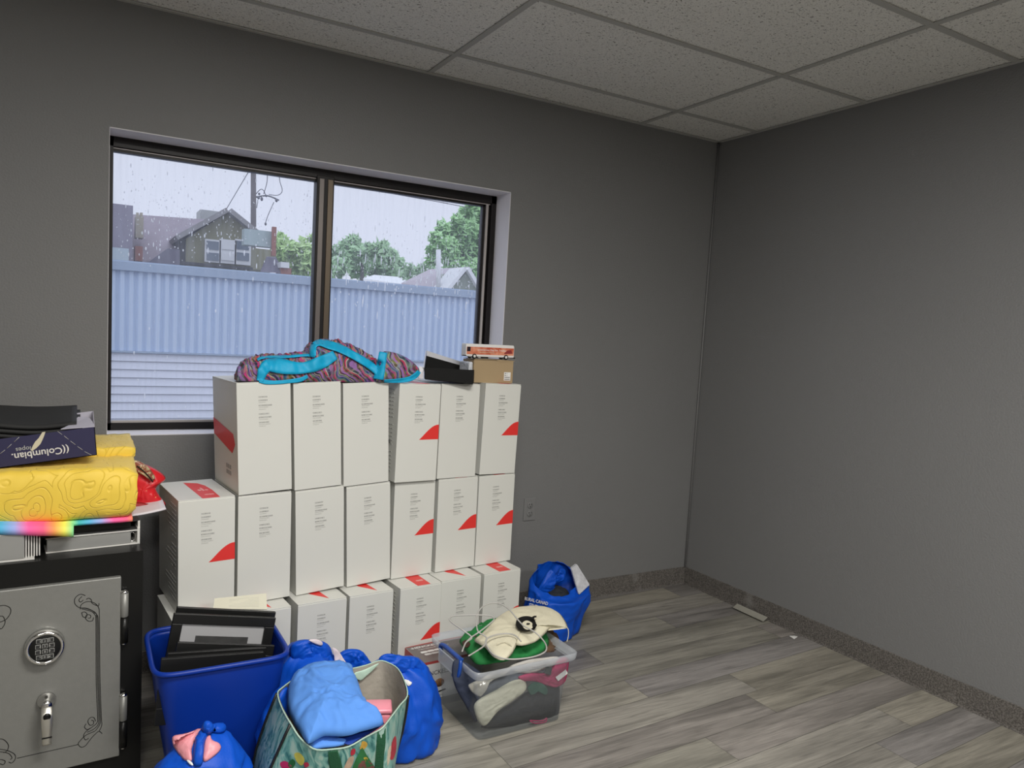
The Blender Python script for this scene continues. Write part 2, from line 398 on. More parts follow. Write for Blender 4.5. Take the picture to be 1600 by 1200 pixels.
# window
win = bpy.data.objects.new('window_1', None); C.objects.link(win); win['kind'] = 'structure'
bm = B()
box(bm, (WX0, .0005, WZ1-.003), (WX1, RV+.06, WZ1+.003)); box(bm, (WX1-.003, .0005, WZ0), (WX1+.003, RV+.06, WZ1)); box(bm, (WX0-.003, .0005, WZ0), (WX0+.0015, RV+.06, WZ1))
obj('window_reveal', bm, REVEAL, win)
cbox('window_sill', (WX0-.002, .0005, WZ0-.006), (WX1+.002, RV+.06, WZ0+.003), REVEAL, win, 0)
LIGHTF = mat('light_gasket_strip', (.45, .42, .41), .5); TAUPE = mat('taupe_aluminium', (.17, .15, .14), .35, .3); BRASSY = mat('brown_aluminium', (.13, .10, .07), .35, .4)
y0, y1 = RV, RV+.05
bm = B()
box(bm, (WX0, y0, WZ1-.04), (WX1, y1, WZ1)); box(bm, (WX0, y0, WZ0+.003), (WX1, y1, WZ0+.032)); box(bm, (WX0, y0, WZ0), (WX0+.018, y1, WZ1)); box(bm, (WX1-.03, y0, WZ0), (WX1, y1, WZ1))
box(bm, (-2.238, y0-.004, WZ0+.02), (-2.160, y1, WZ1-.03), .003)
box(bm, (WX0+.018, y0+.02, WZ1-.056), (WX1-.03, y1, WZ1-.04)); box(bm, (WX1-.066, y0+.02, WZ0), (WX1-.03, y1, WZ1-.04))
obj('window_frame', bm, DKBR, win)
bm = B(); box(bm, (-2.228, y0-.009, WZ0+.03), (-2.206, y0-.003, WZ1-.045), .002); obj('mullion_cap', bm, TAUPE, win)
bm = B(); box(bm, (-2.190, y0-.009, WZ0+.03), (-2.166, y0-.003, WZ1-.045), .002); obj('mullion_cap', bm, BRASSY, win)
bm = B(); box(bm, (WX0+.02, y0+.012, WZ0+.032), (WX1-.03, y0+.022, WZ0+.041)); box(bm, (WX1-.052, y0+.012, WZ0+.03), (WX1-.040, y0+.02, WZ1-.045)); box(bm, (WX0+.018, y0+.015, WZ1-.046), (WX1-.03, y0+.02, WZ1-.042))
obj('gasket_strip', bm, LIGHTF, win)
def glass_mat():
    m = bpy.data.materials.new('wet_glass'); m.use_nodes = True; nt = m.node_tree; nt.nodes.clear()
    o = N(nt, 'ShaderNodeOutputMaterial'); tr = N(nt, 'ShaderNodeBsdfTransparent'); gl = N(nt, 'ShaderNodeBsdfGlossy', Roughness=.02); tl = N(nt, 'ShaderNodeBsdfTranslucent')
    tr.inputs[0].default_value = (.96, .975, .98, 1); tl.inputs[0].default_value = (.9, .93, 1, 1)
    t = N(nt, 'ShaderNodeTexCoord'); mp = N(nt, 'ShaderNodeMapping'); mp.inputs['Scale'].default_value = (55, 1, 5)
    nt.links.new(t.outputs['Object'], mp.inputs[0]); n = N(nt, 'ShaderNodeTexNoise', Scale=1.0, Detail=4.0); nt.links.new(mp.outputs[0], n.inputs['Vector'])
    n2 = N(nt, 'ShaderNodeTexNoise', Scale=3.0, Detail=2.0); nt.links.new(t.outputs['Object'], n2.inputs['Vector'])
    r = N(nt, 'ShaderNodeMapRange'); r.inputs[1].default_value = .45; r.inputs[2].default_value = .8; r.inputs[3].default_value = .07; r.inputs[4].default_value = .13; nt.links.new(n.outputs['Fac'], r.inputs[0])
    m1 = N(nt, 'ShaderNodeMixShader'); nt.links.new(r.outputs[0], m1.inputs[0]); nt.links.new(tr.outputs[0], m1.inputs[1]); nt.links.new(tl.outputs[0], m1.inputs[2])
    m2 = N(nt, 'ShaderNodeMixShader'); m2.inputs[0].default_value = 0.0; nt.links.new(m1.outputs[0], m2.inputs[1]); nt.links.new(gl.outputs[0], m2.inputs[2])
    nt.links.new(m2.outputs[0], o.inputs[0]); return m
GLASS = glass_mat()
for a, b_ in ((WX0+.018, -2.235), (-2.163, WX1-.066)): cbox('window_pane', (a, y0+.03, WZ0+.03), (b_, y0+.034, WZ1-.05), GLASS, win)
# raindrops on the outer face of the panes
def drop_mat():
    m = bpy.data.materials.new('rain_drop'); m.use_nodes = True; nt = m.node_tree; nt.nodes.clear()
    o = N(nt, 'ShaderNodeOutputMaterial'); tr = N(nt, 'ShaderNodeBsdfTransparent'); tl = N(nt, 'ShaderNodeBsdfTranslucent'); mx = N(nt, 'ShaderNodeMixShader'); mx.inputs[0].default_value = .8
    tl.inputs[0].default_value = (1, 1, 1, 1); nt.links.new(tr.outputs[0], mx.inputs[1]); nt.links.new(tl.outputs[0], mx.inputs[2]); nt.links.new(mx.outputs[0], o.inputs[0]); return m
bm = B(); rd = random.Random(5)
for i in range(1000):
    x = rd.uniform(WX0+.03, WX1-.075)
    if -2.245 < x < -2.155: continue
    z = rd.gauss(1.80, .09) if x < -2.2 else rd.gauss(1.70, .10)
    if rd.random() < .12: z = rd.uniform(WZ0+.04, WZ1-.06)
    if not WZ0+.04 < z < WZ1-.06: continue
    rr = rd.uniform(.0009, .0032)*(1.3 if z < 1.75 else .9); st = rd.choice((1, 1, 1.3, 1.8, 3.5, 6 if x > -2.2 else 2))
    c = bm.verts.new((x, y0+.0365, z)); ring = [bm.verts.new((x+rr*.8*math.cos(k*PI/3), y0+.0345, z+rr*st*math.sin(k*PI/3))) for k in range(6)]
    for k in range(6): bm.faces.new((ring[k], ring[(k+1) % 6], c))
d = obj('raindrops', bm, drop_mat(), win, True); d['kind'] = 'stuff'

# wall outlet
t = thing('wall_outlet', 'grey painted electrical outlet on the back wall beside the cartons', 'outlet', (-1.118, 0, .4635))
GP = mat('grey_outlet_paint', (.2, .2, .2), .4)
cbox('cover_plate', (-.036, -.006, 0), (.036, 0, .118), GP, t, .003)
for zz in (.0375, .0805):
    bm = B(); lathe(bm, [(.0165, 0), (.017, .002), (.0155, .003)], 20, frame_mtx((0, -.006, zz), (1, 0, 0), (0, 0, 1))); r_ = obj('socket', bm, GP, t, True)
    bm = B(); box(bm, (-.008, -.0098, zz+.001), (-.0055, -.0088, zz+.01)); box(bm, (.0055, -.0098, zz+.001), (.008, -.0088, zz+.009)); box(bm, (-.002, -.0098, zz-.009), (.002, -.0088, zz-.005))
    obj('slot', bm, BLACK, r_)

# ================================================================== OUTDOORS
def ext_pt(px, py, D): return aty(px, py, D)
def ext_box(bm, px0, py0, px1, py1, D, depth, mi=0):
    a = aty(px0, py0, D); b = aty(px1, py1, D); box(bm, (min(a.x, b.x), D, min(a.z, b.z)), (max(a.x, b.x), D+depth, max(a.z, b.z)), 0, mi)
BLU = mat('pale_blue_metal', (.52, .62, .78), .5, var=.06, vscale=3, stretch=(3, 1, .4)); BLUF = mat('blue_grey_fascia', (.33, .41, .53), .5, var=.05)
SID = mat('white_metal_siding', (.68, .70, .78), .5, var=.05, vscale=2, stretch=(1, 1, 3)); SIDG = mat('siding_joint', (.2, .21, .24), .7)
bd = thing('metal_clad_building', 'pale blue corrugated metal building across the lane outside the window', 'building', (0, 6, 0))
def loc(o): return o
D0 = 6.0
bm = B(); x = -6.0; rows = [[], []]
while x < 6:
    for dx, dy in ((0, 0), (.022, .03), (.058, .03), (.08, 0)):
        rows[0].append(Vector((x+dx, -dy, 1.005))); rows[1].append(Vector((x+dx, -dy, 1.9)))
    x += .092
grid_surf(bm, rows); 
for f in bm.faces: f.smooth = False
obj('corrugated_panel', bm, BLU, bd)
cbox('fascia', (-6, -.07, 1.90), (6, .3, 2.0), BLUF, bd, .004); cbox('roof_deck', (-6, -.05, 1.98), (6, 5, 2.01), BLUF, bd)
cbox('drip_strip', (-6, -.05, .99), (6, .02, 1.012), BLUF, bd)
bm = B(); z = .985; 
while z > -1.2:
    poly(bm, [(-6, -.012, z), (-6, -.03, z-.088), (-6, 0, z-.088), (-6, 0, z)], 12, (1, 0, 0)); z -= .093
obj('siding', bm, SID, bd); cbox('siding_backing', (-6, .002, -1.3), (6, .2, 1.9), SIDG, bd)
obj('lane', (lambda b: (box(b, (-9, .5, -1.3), (9, 60, -1.28)), b)[1])(B()), mat('wet_asphalt', (.1, .1, .11), .3, var=.2))['kind'] = 'structure'
bpy.data.objects['lane'].name = 'ground'

OLIVE = mat('olive_siding', (.22, .215, .13), .8, var=.12, vscale=2, stretch=(1, 1, 12)); SHING = mat('purple_grey_shingles', (.26, .22, .25), .85, var=.15, vscale=3)
SHD = mat('dark_shingles', (.13, .12, .16), .85, var=.15); TRIMW = mat('pale_trim', (.66, .67, .68), .6); PANE = mat('dark_house_glass', (.13, .16, .2), .1); STONE = mat('buff_render', (.42, .38, .30), .8, var=.15)
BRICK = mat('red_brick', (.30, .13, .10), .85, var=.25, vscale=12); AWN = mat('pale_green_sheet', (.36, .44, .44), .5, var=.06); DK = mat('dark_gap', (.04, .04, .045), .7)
D1 = 34.0
h = thing('gabled_house', 'olive house with a front gable, three windows and purple shingle roof', 'house', (0, 0, 0))
pk = aty(354.6, 333, D1); el = aty(284, 372, D1); er = aty(391, 362, D1); bl = aty(290, 414, D1); br = aty(391, 423, D1)
bm = B(); poly(bm, [(bl.x, D1, -1.28), (br.x, D1, -1.28), (br.x, D1, er.z), (pk.x, D1, pk.z), (bl.x, D1, el.z)], 5, (0, 1, 0)); obj('gable_wall', bm, OLIVE, h)
bm = B()
for e in (el, er):
    d = Vector((e.x-pk.x, 0, e.z-pk.z)); n = Vector((-d.z, 0, d.x)).normalized(); n = n if n.z > 0 else -n
    q = [Vector((pk.x, D1-.5, pk.z)), Vector((e.x, D1-.5, e.z))+d.normalized()*.25, Vector((e.x, D1+6, e.z))+d.normalized()*.25, Vector((pk.x, D1+6, pk.z))]; poly(bm, q, .22, n)
obj('gable_roof', bm, mat('weathered_roof_edge', (.26, .25, .25), .8), h)
bm = B(); a = aty(205, 340, D1+4); b_ = aty(322, 348, D1+4); c_ = aty(292, 414, D1+1); d_ = aty(205, 412, D1+1)
poly(bm, [a, b_, c_, d_], .2, (0, .5, 1)); obj('main_roof', bm, SHING, h)
bm = B(); ext_box(bm, 391, 387, 431, 424, D1, 4); obj('side_wall', bm, OLIVE, h)
bm = B(); ext_box(bm, 281, 374, 290, 416, D1+.2, .6); obj('painted_corner_shadow', bm, DK, h)  # solid dark box painted as shadow beside the gable wall
for i, (a0, a1) in enumerate(((322, 343), (345, 367), (369, 390))):
    bm = B(); ext_box(bm, a0-1.6, 373, a1+1.6, 411+i*2, D1-.14, .12); wv = obj('window', bm, TRIMW, h)
    bm = B(); ext_box(bm, a0+1, 376, a1-1, 391, D1-.18, .03); ext_box(bm, a0+1, 394, a1-1, 408, D1-.18, .03); obj('pane', bm, PANE if i != 1 else TRIMW, wv)
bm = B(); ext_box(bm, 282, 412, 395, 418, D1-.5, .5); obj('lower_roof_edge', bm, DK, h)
bm = B(); ext_box(bm, 313, 327, 347, 347, D1+5, 1.5); obj('dormer_block', bm, mat('grey_flashing', (.36, .37, .36), .7), h)
bm = B(); ext_box(bm, 212, 337, 224, 372, D1+1.2, .8); ext_box(bm, 213, 332, 217, 338, D1+1.3, .4); ext_box(bm, 219, 332, 223, 338, D1+1.3, .4); obj('chimney', bm, STONE, h)
bm = B(); ext_box(bm, 211, 384, 223, 408, D1-1, .8); obj('brick_chimney', bm, BRICK, h)
bm = B(); poly(bm, [aty(228, 412, D1-2), aty(262, 388, D1-2), aty(281, 390, D1-2), aty(281, 414, D1-2)], 1.5, (0, 1, 0)); obj('porch_roof', bm, SHD, h)
t = thing('flat_roofed_building', 'purple grey block at the left edge of the window view', 'building')
bm = B(); ext_box(bm, 120, 311, 204.5, 600, D1-1.5, 6); obj('wall', bm, mat('mauve_grey_wall', (.25, .23, .28), .8, var=.08), t)
bm = B(); ext_box(bm, 130, 382, 201, 415, D1-4, 2); obj('pale_extension', bm, mat('pale_cyan_render', (.42, .5, .55), .7), t)
t = thing('rooftop_screen', 'pale green sheet metal rooftop box beside the utility pole', 'metal box')
bm = B(); ext_box(bm, 382, 357, 430, 387, D1-2.6, .6); obj('sheet_panel', bm, AWN, t)
bm = B(); ext_box(bm, 426, 354, 431, 400, D1-2.9, .2); obj('bracket_post', bm, BRICK, t)
t = thing('garden_shed', 'small purple roofed shed right of the gabled house', 'shed')
bm = B(); poly(bm, [aty(408, 425, D1-3), aty(418, 402, D1-2), aty(432, 403, D1-2), aty(444, 427, D1-3)], .2, (0, 1, .3)); obj('roof', bm, SHD, t)
bm = B(); ext_box(bm, 439, 418, 455, 432, D1-3, 1); obj('wall', bm, BRICK, t); bm = B(); ext_box(bm, 439, 409, 452, 419, D1-3.2, 1); obj('vent_box', bm, TRIMW, t)
# utility pole
POLE = mat('weathered_pole', (.14, .125, .125), .8, var=.2, vscale=3); WIRE = mat('cable', (.10, .10, .12), .6); INS = mat('insulator_grey', (.12, .12, .15), .4)
t = thing('utility_pole', 'wooden utility pole with wires above the gabled house', 'utility pole')
bm = B(); a = aty(396, 357, D1+6.5); b_ = aty(394.5, 245, D1+6.5); tube(bm, [Vector((a.x, a.y, -1.28)), a, b_+Vector((0, 0, 2))], [.17, .16, .14], 12); obj('pole', bm, POLE, t, True)
bm = B(); DP = D1+6.5
def wpath(P, D, r=.03):
    pts = catmull([aty(x, y, D) for x, y in P], 5, False); tube(bm, pts, r, 5)
wpath([(400, 308), (418, 306), (436, 313)], DP, .045)
for P in ([(400, 303), (407, 296), (412, 298), (416, 308)], [(418, 264), (417, 285), (412, 303)], [(436, 263), (437, 282), (441, 298), (434, 305), (420, 304)], [(428, 316), (419, 336), (415, 348)], [(401, 325), (403, 312)], [(391, 264), (372, 296), (350, 333)]): wpath(P, DP, .022)
obj('wiring', bm, WIRE, t)
for x_, y_, w_, h_ in ((404, 309, 3, 4), (409, 311, 3, 5), (416, 306, 3, 3), (432, 313, 3.5, 5), (415, 350, 2, 4), (405, 303, 2, 3)):
    bm = B(); a = aty(x_, y_-h_*.6, DP-.1); b_ = aty(x_, y_+h_*.6, DP-.1); tube(bm, [a, a.lerp(b_, .3), a.lerp(b_, .7), b_], [.04, .04+w_*.012, .04+w_*.012, .03], 8)
    obj('insulator', bm, INS, t, True)
for k, (p, q) in enumerate((((396, 256), (495, 279)), ((500, 278), (700, 318)), ((520, 279), (735, 325)), ((505, 268), (735, 312)))):
    bm = B(); wpath([p, ((p[0]+q[0])/2, (p[1]+q[1])/2+2), q], DP, .024)
    obj('overhead_cable', bm, WIRE, t)
# far right roofs
LOWH = t = thing('low_house', 'low house with pale shingle roof and grey green gable at right of the view', 'house')
bm = B(); poly(bm, [aty(628, 447, D1+2), aty(672, 425, D1+5), aty(735, 421, D1+5), aty(705, 458, D1+2)], .2, (0, .5, 1)); obj('roof', bm, mat('pale_mauve_shingles', (.38, .34, .37), .85, var=.12), t)
bm = B(); poly(bm, [aty(704, 470, D1), aty(704, 452, D1), aty(730, 424, D1), aty(755, 462, D1), aty(755, 475, D1)], 4, (0, 1, 0)); obj('gable_wall', bm, mat('grey_green_siding', (.22, .25, .21), .8), t)
bm = B()
for p, q in (((702, 455), (730, 421)), ((730, 421), (757, 466))): 
    a, b_ = aty(*p, D1-.3), aty(*q, D1-.3); d = (b_-a); n = Vector((-d.z, 0, d.x)).normalized(); n = n if n.z > 0 else -n; poly(bm, [a, b_, b_+Vector((0, 2, 0)), a+Vector((0, 2, 0))], .2, n)
obj('gable_trim', bm, TRIMW, t)
bm = B(); poly(bm, [aty(568, 440, D1+2), aty(585, 434, D1+4), aty(622, 437, D1+4), aty(640, 450, D1+2)], .2, (0, .5, 1)); tag(obj('distant_roof', bm, TRIMW), 'pale distant roof below the trees in the right pane', 'roof')
bm = B(); a = aty(685, 455, D1+1); b_ = aty(685, 390, D1+1); tube(bm, [a, b_], .14, 10); obj('chimney_flue', bm, TRIMW, LOWH, True)
# trees
def tree(label, blobs, D, colr, n=170, seed=0, leaf=.30):
    t = thing('leafy_tree', label, 'tree', (0, 0, 0), 0, None); rd = random.Random(seed); bm = B()
    for px, py, r in blobs:
        c = aty(px, py, D+rd.uniform(-1.5, 1.5)); R = r*(D+3)/FPX
        for i in range(int(n*max(.4, (r/14)**2))):
            d = Vector((rd.gauss(0, 1), rd.gauss(0, 1), rd.gauss(0, 1))).normalized()*R*(rd.random()**.35)*(1+.25*noise.noise(Vector((px*.1, i*.05, 0))))
            p = c+d; a = Vector((rd.gauss(0, 1), rd.gauss(0, 1), rd.gauss(0, 1))).normalized(); b = a.orthogonal().normalized(); s = leaf*rd.uniform(.5, 1.2)
            bm.faces.new([bm.verts.new(p+a*s*.9), bm.verts.new(p+b*s*.45), bm.verts.new(p-a*s*.9), bm.verts.new(p-b*s*.45)])
    obj('foliage', bm, mat('leaf_green', colr, .7, var=.35, vscale=.6), t, smooth='keep')
    bm = B(); cx = sum(b[0] for b in blobs)/len(blobs); base = aty(cx, 480, D); topp = aty(cx, min(b[1] for b in blobs)+15, D)
    tube(bm, [Vector((base.x, base.y, -1.28)), base, topp], [.3, .25, .06], 8); obj('trunk', bm, POLE, t, True)
tree('pale green tree between the shed and the window mullion', [(440, 388, 16), (455, 392, 17), (472, 398, 18), (488, 400, 16), (445, 408, 16), (465, 415, 17), (485, 418, 18), (474, 378, 7), (489, 372, 6), (440, 372, 8)], 42, (.48, .66, .30), 190, 1)
tree('dark green spreading tree left of centre in the right window pane', [(512, 400, 16), (530, 398, 16), (551, 382, 16), (556, 400, 18), (575, 396, 15), (592, 394, 18), (608, 402, 16), (622, 412, 12), (530, 418, 18), (560, 418, 20), (590, 420, 18), (612, 424, 14), (538, 384, 8), (600, 384, 9), (512, 420, 16)], 45, (.36, .54, .31), 190, 2)
tree('tall bright green tree at the right edge of the window view', [(680, 372, 12), (692, 356, 13), (704, 364, 14), (715, 345, 12), (730, 335, 16), (745, 330, 20), (760, 340, 22), (730, 360, 20), (752, 370, 24), (700, 385, 18), (675, 392, 12), (725, 390, 22), (750, 400, 24), (705, 405, 18), (735, 420, 20), (757, 425, 20), (675, 408, 12), (735, 318, 10), (770, 380, 24)], 47, (.38, .62, .29), 200, 3)
tree('low distant green hedge of trees between the two roofs', [(640, 420, 9), (652, 421, 9), (664, 418, 10), (676, 424, 10), (640, 430, 9), (660, 430, 10), (628, 428, 9)], 52, (.36, .52, .32), 160, 4)

# ================================================================== CARTONS
BW, BD, BH = .197, .305, .3945
def glyph_line(bm, x0, z0, w, h, y, rd, bold=True):
    x = x0
    while x < x0+w:
        lw = h*.62*rd.uniform(.7, 1.1); kind = rd.randrange(4); t = h*(.2 if bold else .13)
        def q(a, b, c, d): poly(bm, [(a, y, c), (b, y, c), (b, y, d), (a, y, d)], .0003, (0, -1, 0), 1 if bold else 2)
        q(x, x+t, z0, z0+h)
        if kind != 3: q(x, x+lw*.8, z0+h-t, z0+h)
        if kind in (0, 2): q(x, x+lw*.8, z0, z0+t)
        if kind in (1, 3): q(x+lw*.8-t, x+lw*.8, z0, z0+h)
        x += lw+h*.18
YF = -BD/2
def make_carton(kind):
    t = thing('shipping_carton', 'x', 'box')
    bm = B(); box(bm, (-BW/2+.001, YF+.002, 0), (BW/2-.001, -YF, BH-.002), .0015); BB = bm
    bm = B(); box(bm, (-BW/2, YF-.0005, .0005), (BW/2, YF+.0022, BH-.005), .001); FP = bm
    bm = B(); box(bm, (-BW/2, YF+.001, BH-.0022), (BW/2, -YF, BH), .0008); obj('lid', bm, CARD, t)
    rd = random.Random(2); y = YF-.0006; zt = BH; x0 = -BW/2+.078
    for mt, L in ((PRINT, ((.050, .033, .0048), (.062, .033, .0048), (.080, .049, .0046), (.110, .037, .0050), (.122, .046, .0050), (.140, .036, .0048))),
                  (PRINTL, ((.0705, .026, .003), (.0875, .036, .003), (.0945, .025, .003), (.1305, .032, .003), (.148, .041, .003), (.1545, .024, .003)))):
        for dz, w_, h_ in L: glyph_line(FP, x0, zt-dz-h_, w_, h_, y, rd, mt is PRINT)
    obj('front_panel', FP, [CARD, PRINT, PRINTL], t)
    if kind == 'A':
        P = [(BW/2+.0004, y, zt-.225), (BW/2-.093, y, zt-.225)]
        for k in range(12):
            a = k/11; P.append((BW/2-.093+.093*a, y, zt-.225+.060*math.sin(min(1, a*1.02)*PI/2)**1.15))
        bm = B(); poly(bm, P, .0004, (0, -1, 0)); obj('red_mark', bm, RED, t)
        z = BH+.0001; w_ = BW
        bm = B(); poly(bm, [(-BW/2+.42*w_, YF+.002, z), (-BW/2+.73*w_, YF+.002, z), (-BW/2+.75*w_, YF+.12, z), (-BW/2+.72*w_, YF+.2, z), (-BW/2+.64*w_, YF+.245, z), (-BW/2+.41*w_, YF+.275, z)], .0003, (0, 0, 1)); LB = bm; z += .0004
        bm = LB
        for cx, cy, rx, ry in ((.53, .13, .006, .012), (.59, .14, .004, .030), (.65, .125, .006, .009), (.57, .055, .009, .007), (.63, .055, .004, .009), (.67, .055, .004, .009)):
            X = -BW/2+cx*w_; Y = YF+cy; poly(bm, [(X-rx, Y-ry*.6, z), (X, Y-ry, z), (X+rx, Y-ry*.6, z), (X+rx, Y+ry*.6, z), (X, Y+ry, z), (X-rx, Y+ry*.6, z)], .0002, (0, 0, 1), 1)
        obj('red_label', bm, [RED, mat('pink_print', (.80, .35, .33), .5)], t)
        bm = BB; rd = random.Random(4)        # small text on the left side
        for k in range(22):
            z = BH-.03-k*.0155
            if k in (8, 15): continue
            Y = YF+.04
            for q in range(rd.randint(3, 8)): box(bm, (-BW/2-.0003, Y, z), (-BW/2+.001, Y+.018, z+.0035), 0, 2); Y += .022
        lathe(bm, [(.011, 0), (.011, .0004)], 16, frame_mtx((-BW/2+.0008, YF+.06, .16), (0, -1, 0), (0, 0, 1)), 1)
    else:
        z = BH+.0001; w_ = BW
        bm = B(); poly(bm, [(-BW/2+.66*w_, YF+.016, z), (-BW/2+.57*w_, YF+.19, z), (-BW/2+.30*w_, YF+.19, z), (-BW/2+.40*w_, YF+.085, z)], .0003, (0, 0, 1)); obj('red_label', bm, RED, t)
        X = -BW/2
        if kind == 'C':
          bm = B(); poly(bm, [(X, YF+.05, BH-.075-.11), (X, YF+.03, BH-.2-.02), (X, YF+.065, BH-.255), (X, -YF-.01, BH-.215), (X, -YF-.002, BH-.155), (X, -YF-.05, BH-.16)], .0004, (-1, 0, 0)); obj('red_mark', bm, RED, t)
        for k in range(3):
            for q in range(2): box(BB, (X-.0002, YF+.085+k*.022, .055+q*.022), (X+.002, YF+.1+k*.022, .07+q*.022), 0, 1)
    obj('carton_body', BB, [CARD, PRINT, PRINTL], t)
    return t
def copy_tree(o, parent=None):
    c = o.copy(); C.objects.link(c)
    if parent: c.parent = parent
    for ch in [x for x in bpy.data.objects if x.parent == o]: copy_tree(ch, c)
    return c
ROWP = {'t': (-.360, .108), 'm': (-.360, .108), 'b': (-.468, .085)}   # y at x=-1.45, slope
def onrow(px, py, row):
    a, s = ROWP[row]; d = ray(px, py); k = (a+s*(CAMP.x+1.45)-CAMP.y)/(d.y-s*d.x); return CAMP+d*k
ROWS = {'t': [('C', 366, 452, 601, 373, 455, 770), ('B', 454.5, 530, 597, 458.5, 535, 761), ('B', 532, 604.5, 597, 537, 607, 752), ('A', 622.5, 688, 598, 614.5, 679, 748), ('B', 690, 751, 598, 681.5, 743.5, 742), ('A', 759, 815, 598, 750, 803, 738)],
        'm': [('A', 278, 368, 779, 276, 368, 940), ('B', 372, 456, 770, 369, 453.5, 938), ('B', 461, 537.6, 764, 463, 536.6, 925), ('B', 541, 610, 757, 541, 610, 910), ('A', 618, 682, 748, 611, 675, 897), ('A', 685, 748, 744, 679, 741, 886), ('A', 749, 805, 740, 742, 797, 879)],
        'b': [('B', 272.5, 367, 966, 0, 0, 0), ('B', 369, 455, 952, 0, 0, 0), ('B', 466, 542, 937, 0, 0, 0), ('B', 547, 615, 922, 0, 0, 0), ('A', 625, 689, 910, 0, 0, 0), ('B', 690.5, 752, 900, 0, 0, 0), ('A', 757, 813.5, 892, 0, 0, 0)]}
NTH = ['first', 'second', 'third', 'fourth', 'fifth', 'sixth', 'seventh']; RN = {'t': 'top', 'm': 'middle', 'b': 'bottom'}
LOOK = {('t', 0): 'top left corner carton of the stack, plain front, under the scarf end',
        ('t', 1): 'second white carton of the top row, plain front, leaning slightly over a dark gap', ('t', 2): 'third white carton of the top row, plain front, under the middle of the scarf',
        ('t', 3): 'fourth carton of the top row, red corner mark, its left side printed with text', ('t', 4): 'plain fronted carton of the top row, directly under the open black box',
        ('t', 5): 'top right corner carton of the stack, red corner mark, under the brown carton',
        ('m', 0): 'leftmost middle row carton with its red top label in plain view', ('m', 6): 'rightmost middle row carton with a red corner mark, nearest the outlet',
        ('b', 0): 'leftmost bottom row carton, mostly hidden behind the blue bin', ('b', 1): 'second bottom row carton, behind the picture frames and under the cream papers',
        ('b', 2): 'bottom row carton directly behind the blue shopping bags, red triangle on its top', ('b', 3): 'fourth carton of the bottom row, plain front, just left of one with a red mark',
        ('b', 4): 'bottom row carton with a red corner mark just above the cookware box', ('b', 5): 'plain fronted bottom row carton behind the wire loops', ('b', 6): 'rightmost bottom row carton, its red mark partly hidden by the pouch'}
protos = {}
SLOT = {}
for row, zl in (('b', 0), ('m', 1), ('t', 2)):
    for i, (kind, tl, tr, yt, bl_, br_, yb) in enumerate(ROWS[row]):
        A_, B_ = onrow(tl, yt, row), onrow(tr, yt, row); cx = (A_.x+B_.x)/2; tilt = 0
        if bl_:
            A2, B2 = onrow(bl_, yb, row), onrow(br_, yb, row); cb_ = (A2.x+B2.x)/2; tilt = max(-.045, min(.045, math.atan2(cx-cb_, BH))); cx = cb_
        a, s = ROWP[row]; ang = math.atan(s)
        yoff = {('t', 0): -.004, ('t', 3): -.012, ('m', 4): .006, ('b', 4): -.008}.get((row, i), 0)
        fy = a+s*(cx+1.45)+yoff
        if kind in protos: t = copy_tree(protos[kind])
        else: t = protos[kind] = make_carton(kind)
        t.location = (cx-math.sin(ang)*BD/2, fy+math.cos(ang)*BD/2, .3965*zl+.0008+abs(math.sin(tilt))*BW/2)
        t.rotation_euler = (0, tilt, ang); t.scale = (min(1.0, (B_-A_).length/BW*.985), 1, 1)
        t['label'] = LOOK.get((row, i)) or (NTH[i]+' white carton from the left in the middle row, '+('with a red corner mark' if kind == 'A' else 'plain front with grey print'))
        t['group'] = 'white cartons stacked under the window'; SLOT[(row, i)] = t

# ================================================================== SAFE
sf = thing('safe', 'black and grey fire safe with keypad and scroll decoration, under the yellow quilt', 'safe', (-2.972, -.742, 0), .06)
SM = Matrix.Translation((-2.972, -.742, 0)) @ Matrix.Rotation(.06, 4, 'Z'); SI = SM.inverted()
ST, SW, SD = .702, .58, .50
bm = B(); box(bm, (-SW, .012, .0), (0, SD, ST), .002); box(bm, (-SW, 0, 0), (-.5, .014, ST)); box(bm, (-.062, 0, 0), (0, .014, ST)); box(bm, (-.5, 0, .636), (-.062, .014, ST)); box(bm, (-.5, 0, 0), (-.062, .014, .078))
obj('safe_body', bm, BLACK, sf)
bm = B(); box(bm, (-.498, -.014, .082), (-.060, .012, .634), .003); door = obj('safe_door', bm, GREYM, sf)
def dpt(zx, zy, off=0):   # point on the door plane traced from the photograph
    p = ray(zx/3.75, 880+zy/3.75); o = SI @ CAMP; d = SI.to_3x3() @ p; k = (-.0142-off-o.y)/d.y; return o+d*k
bm = B()
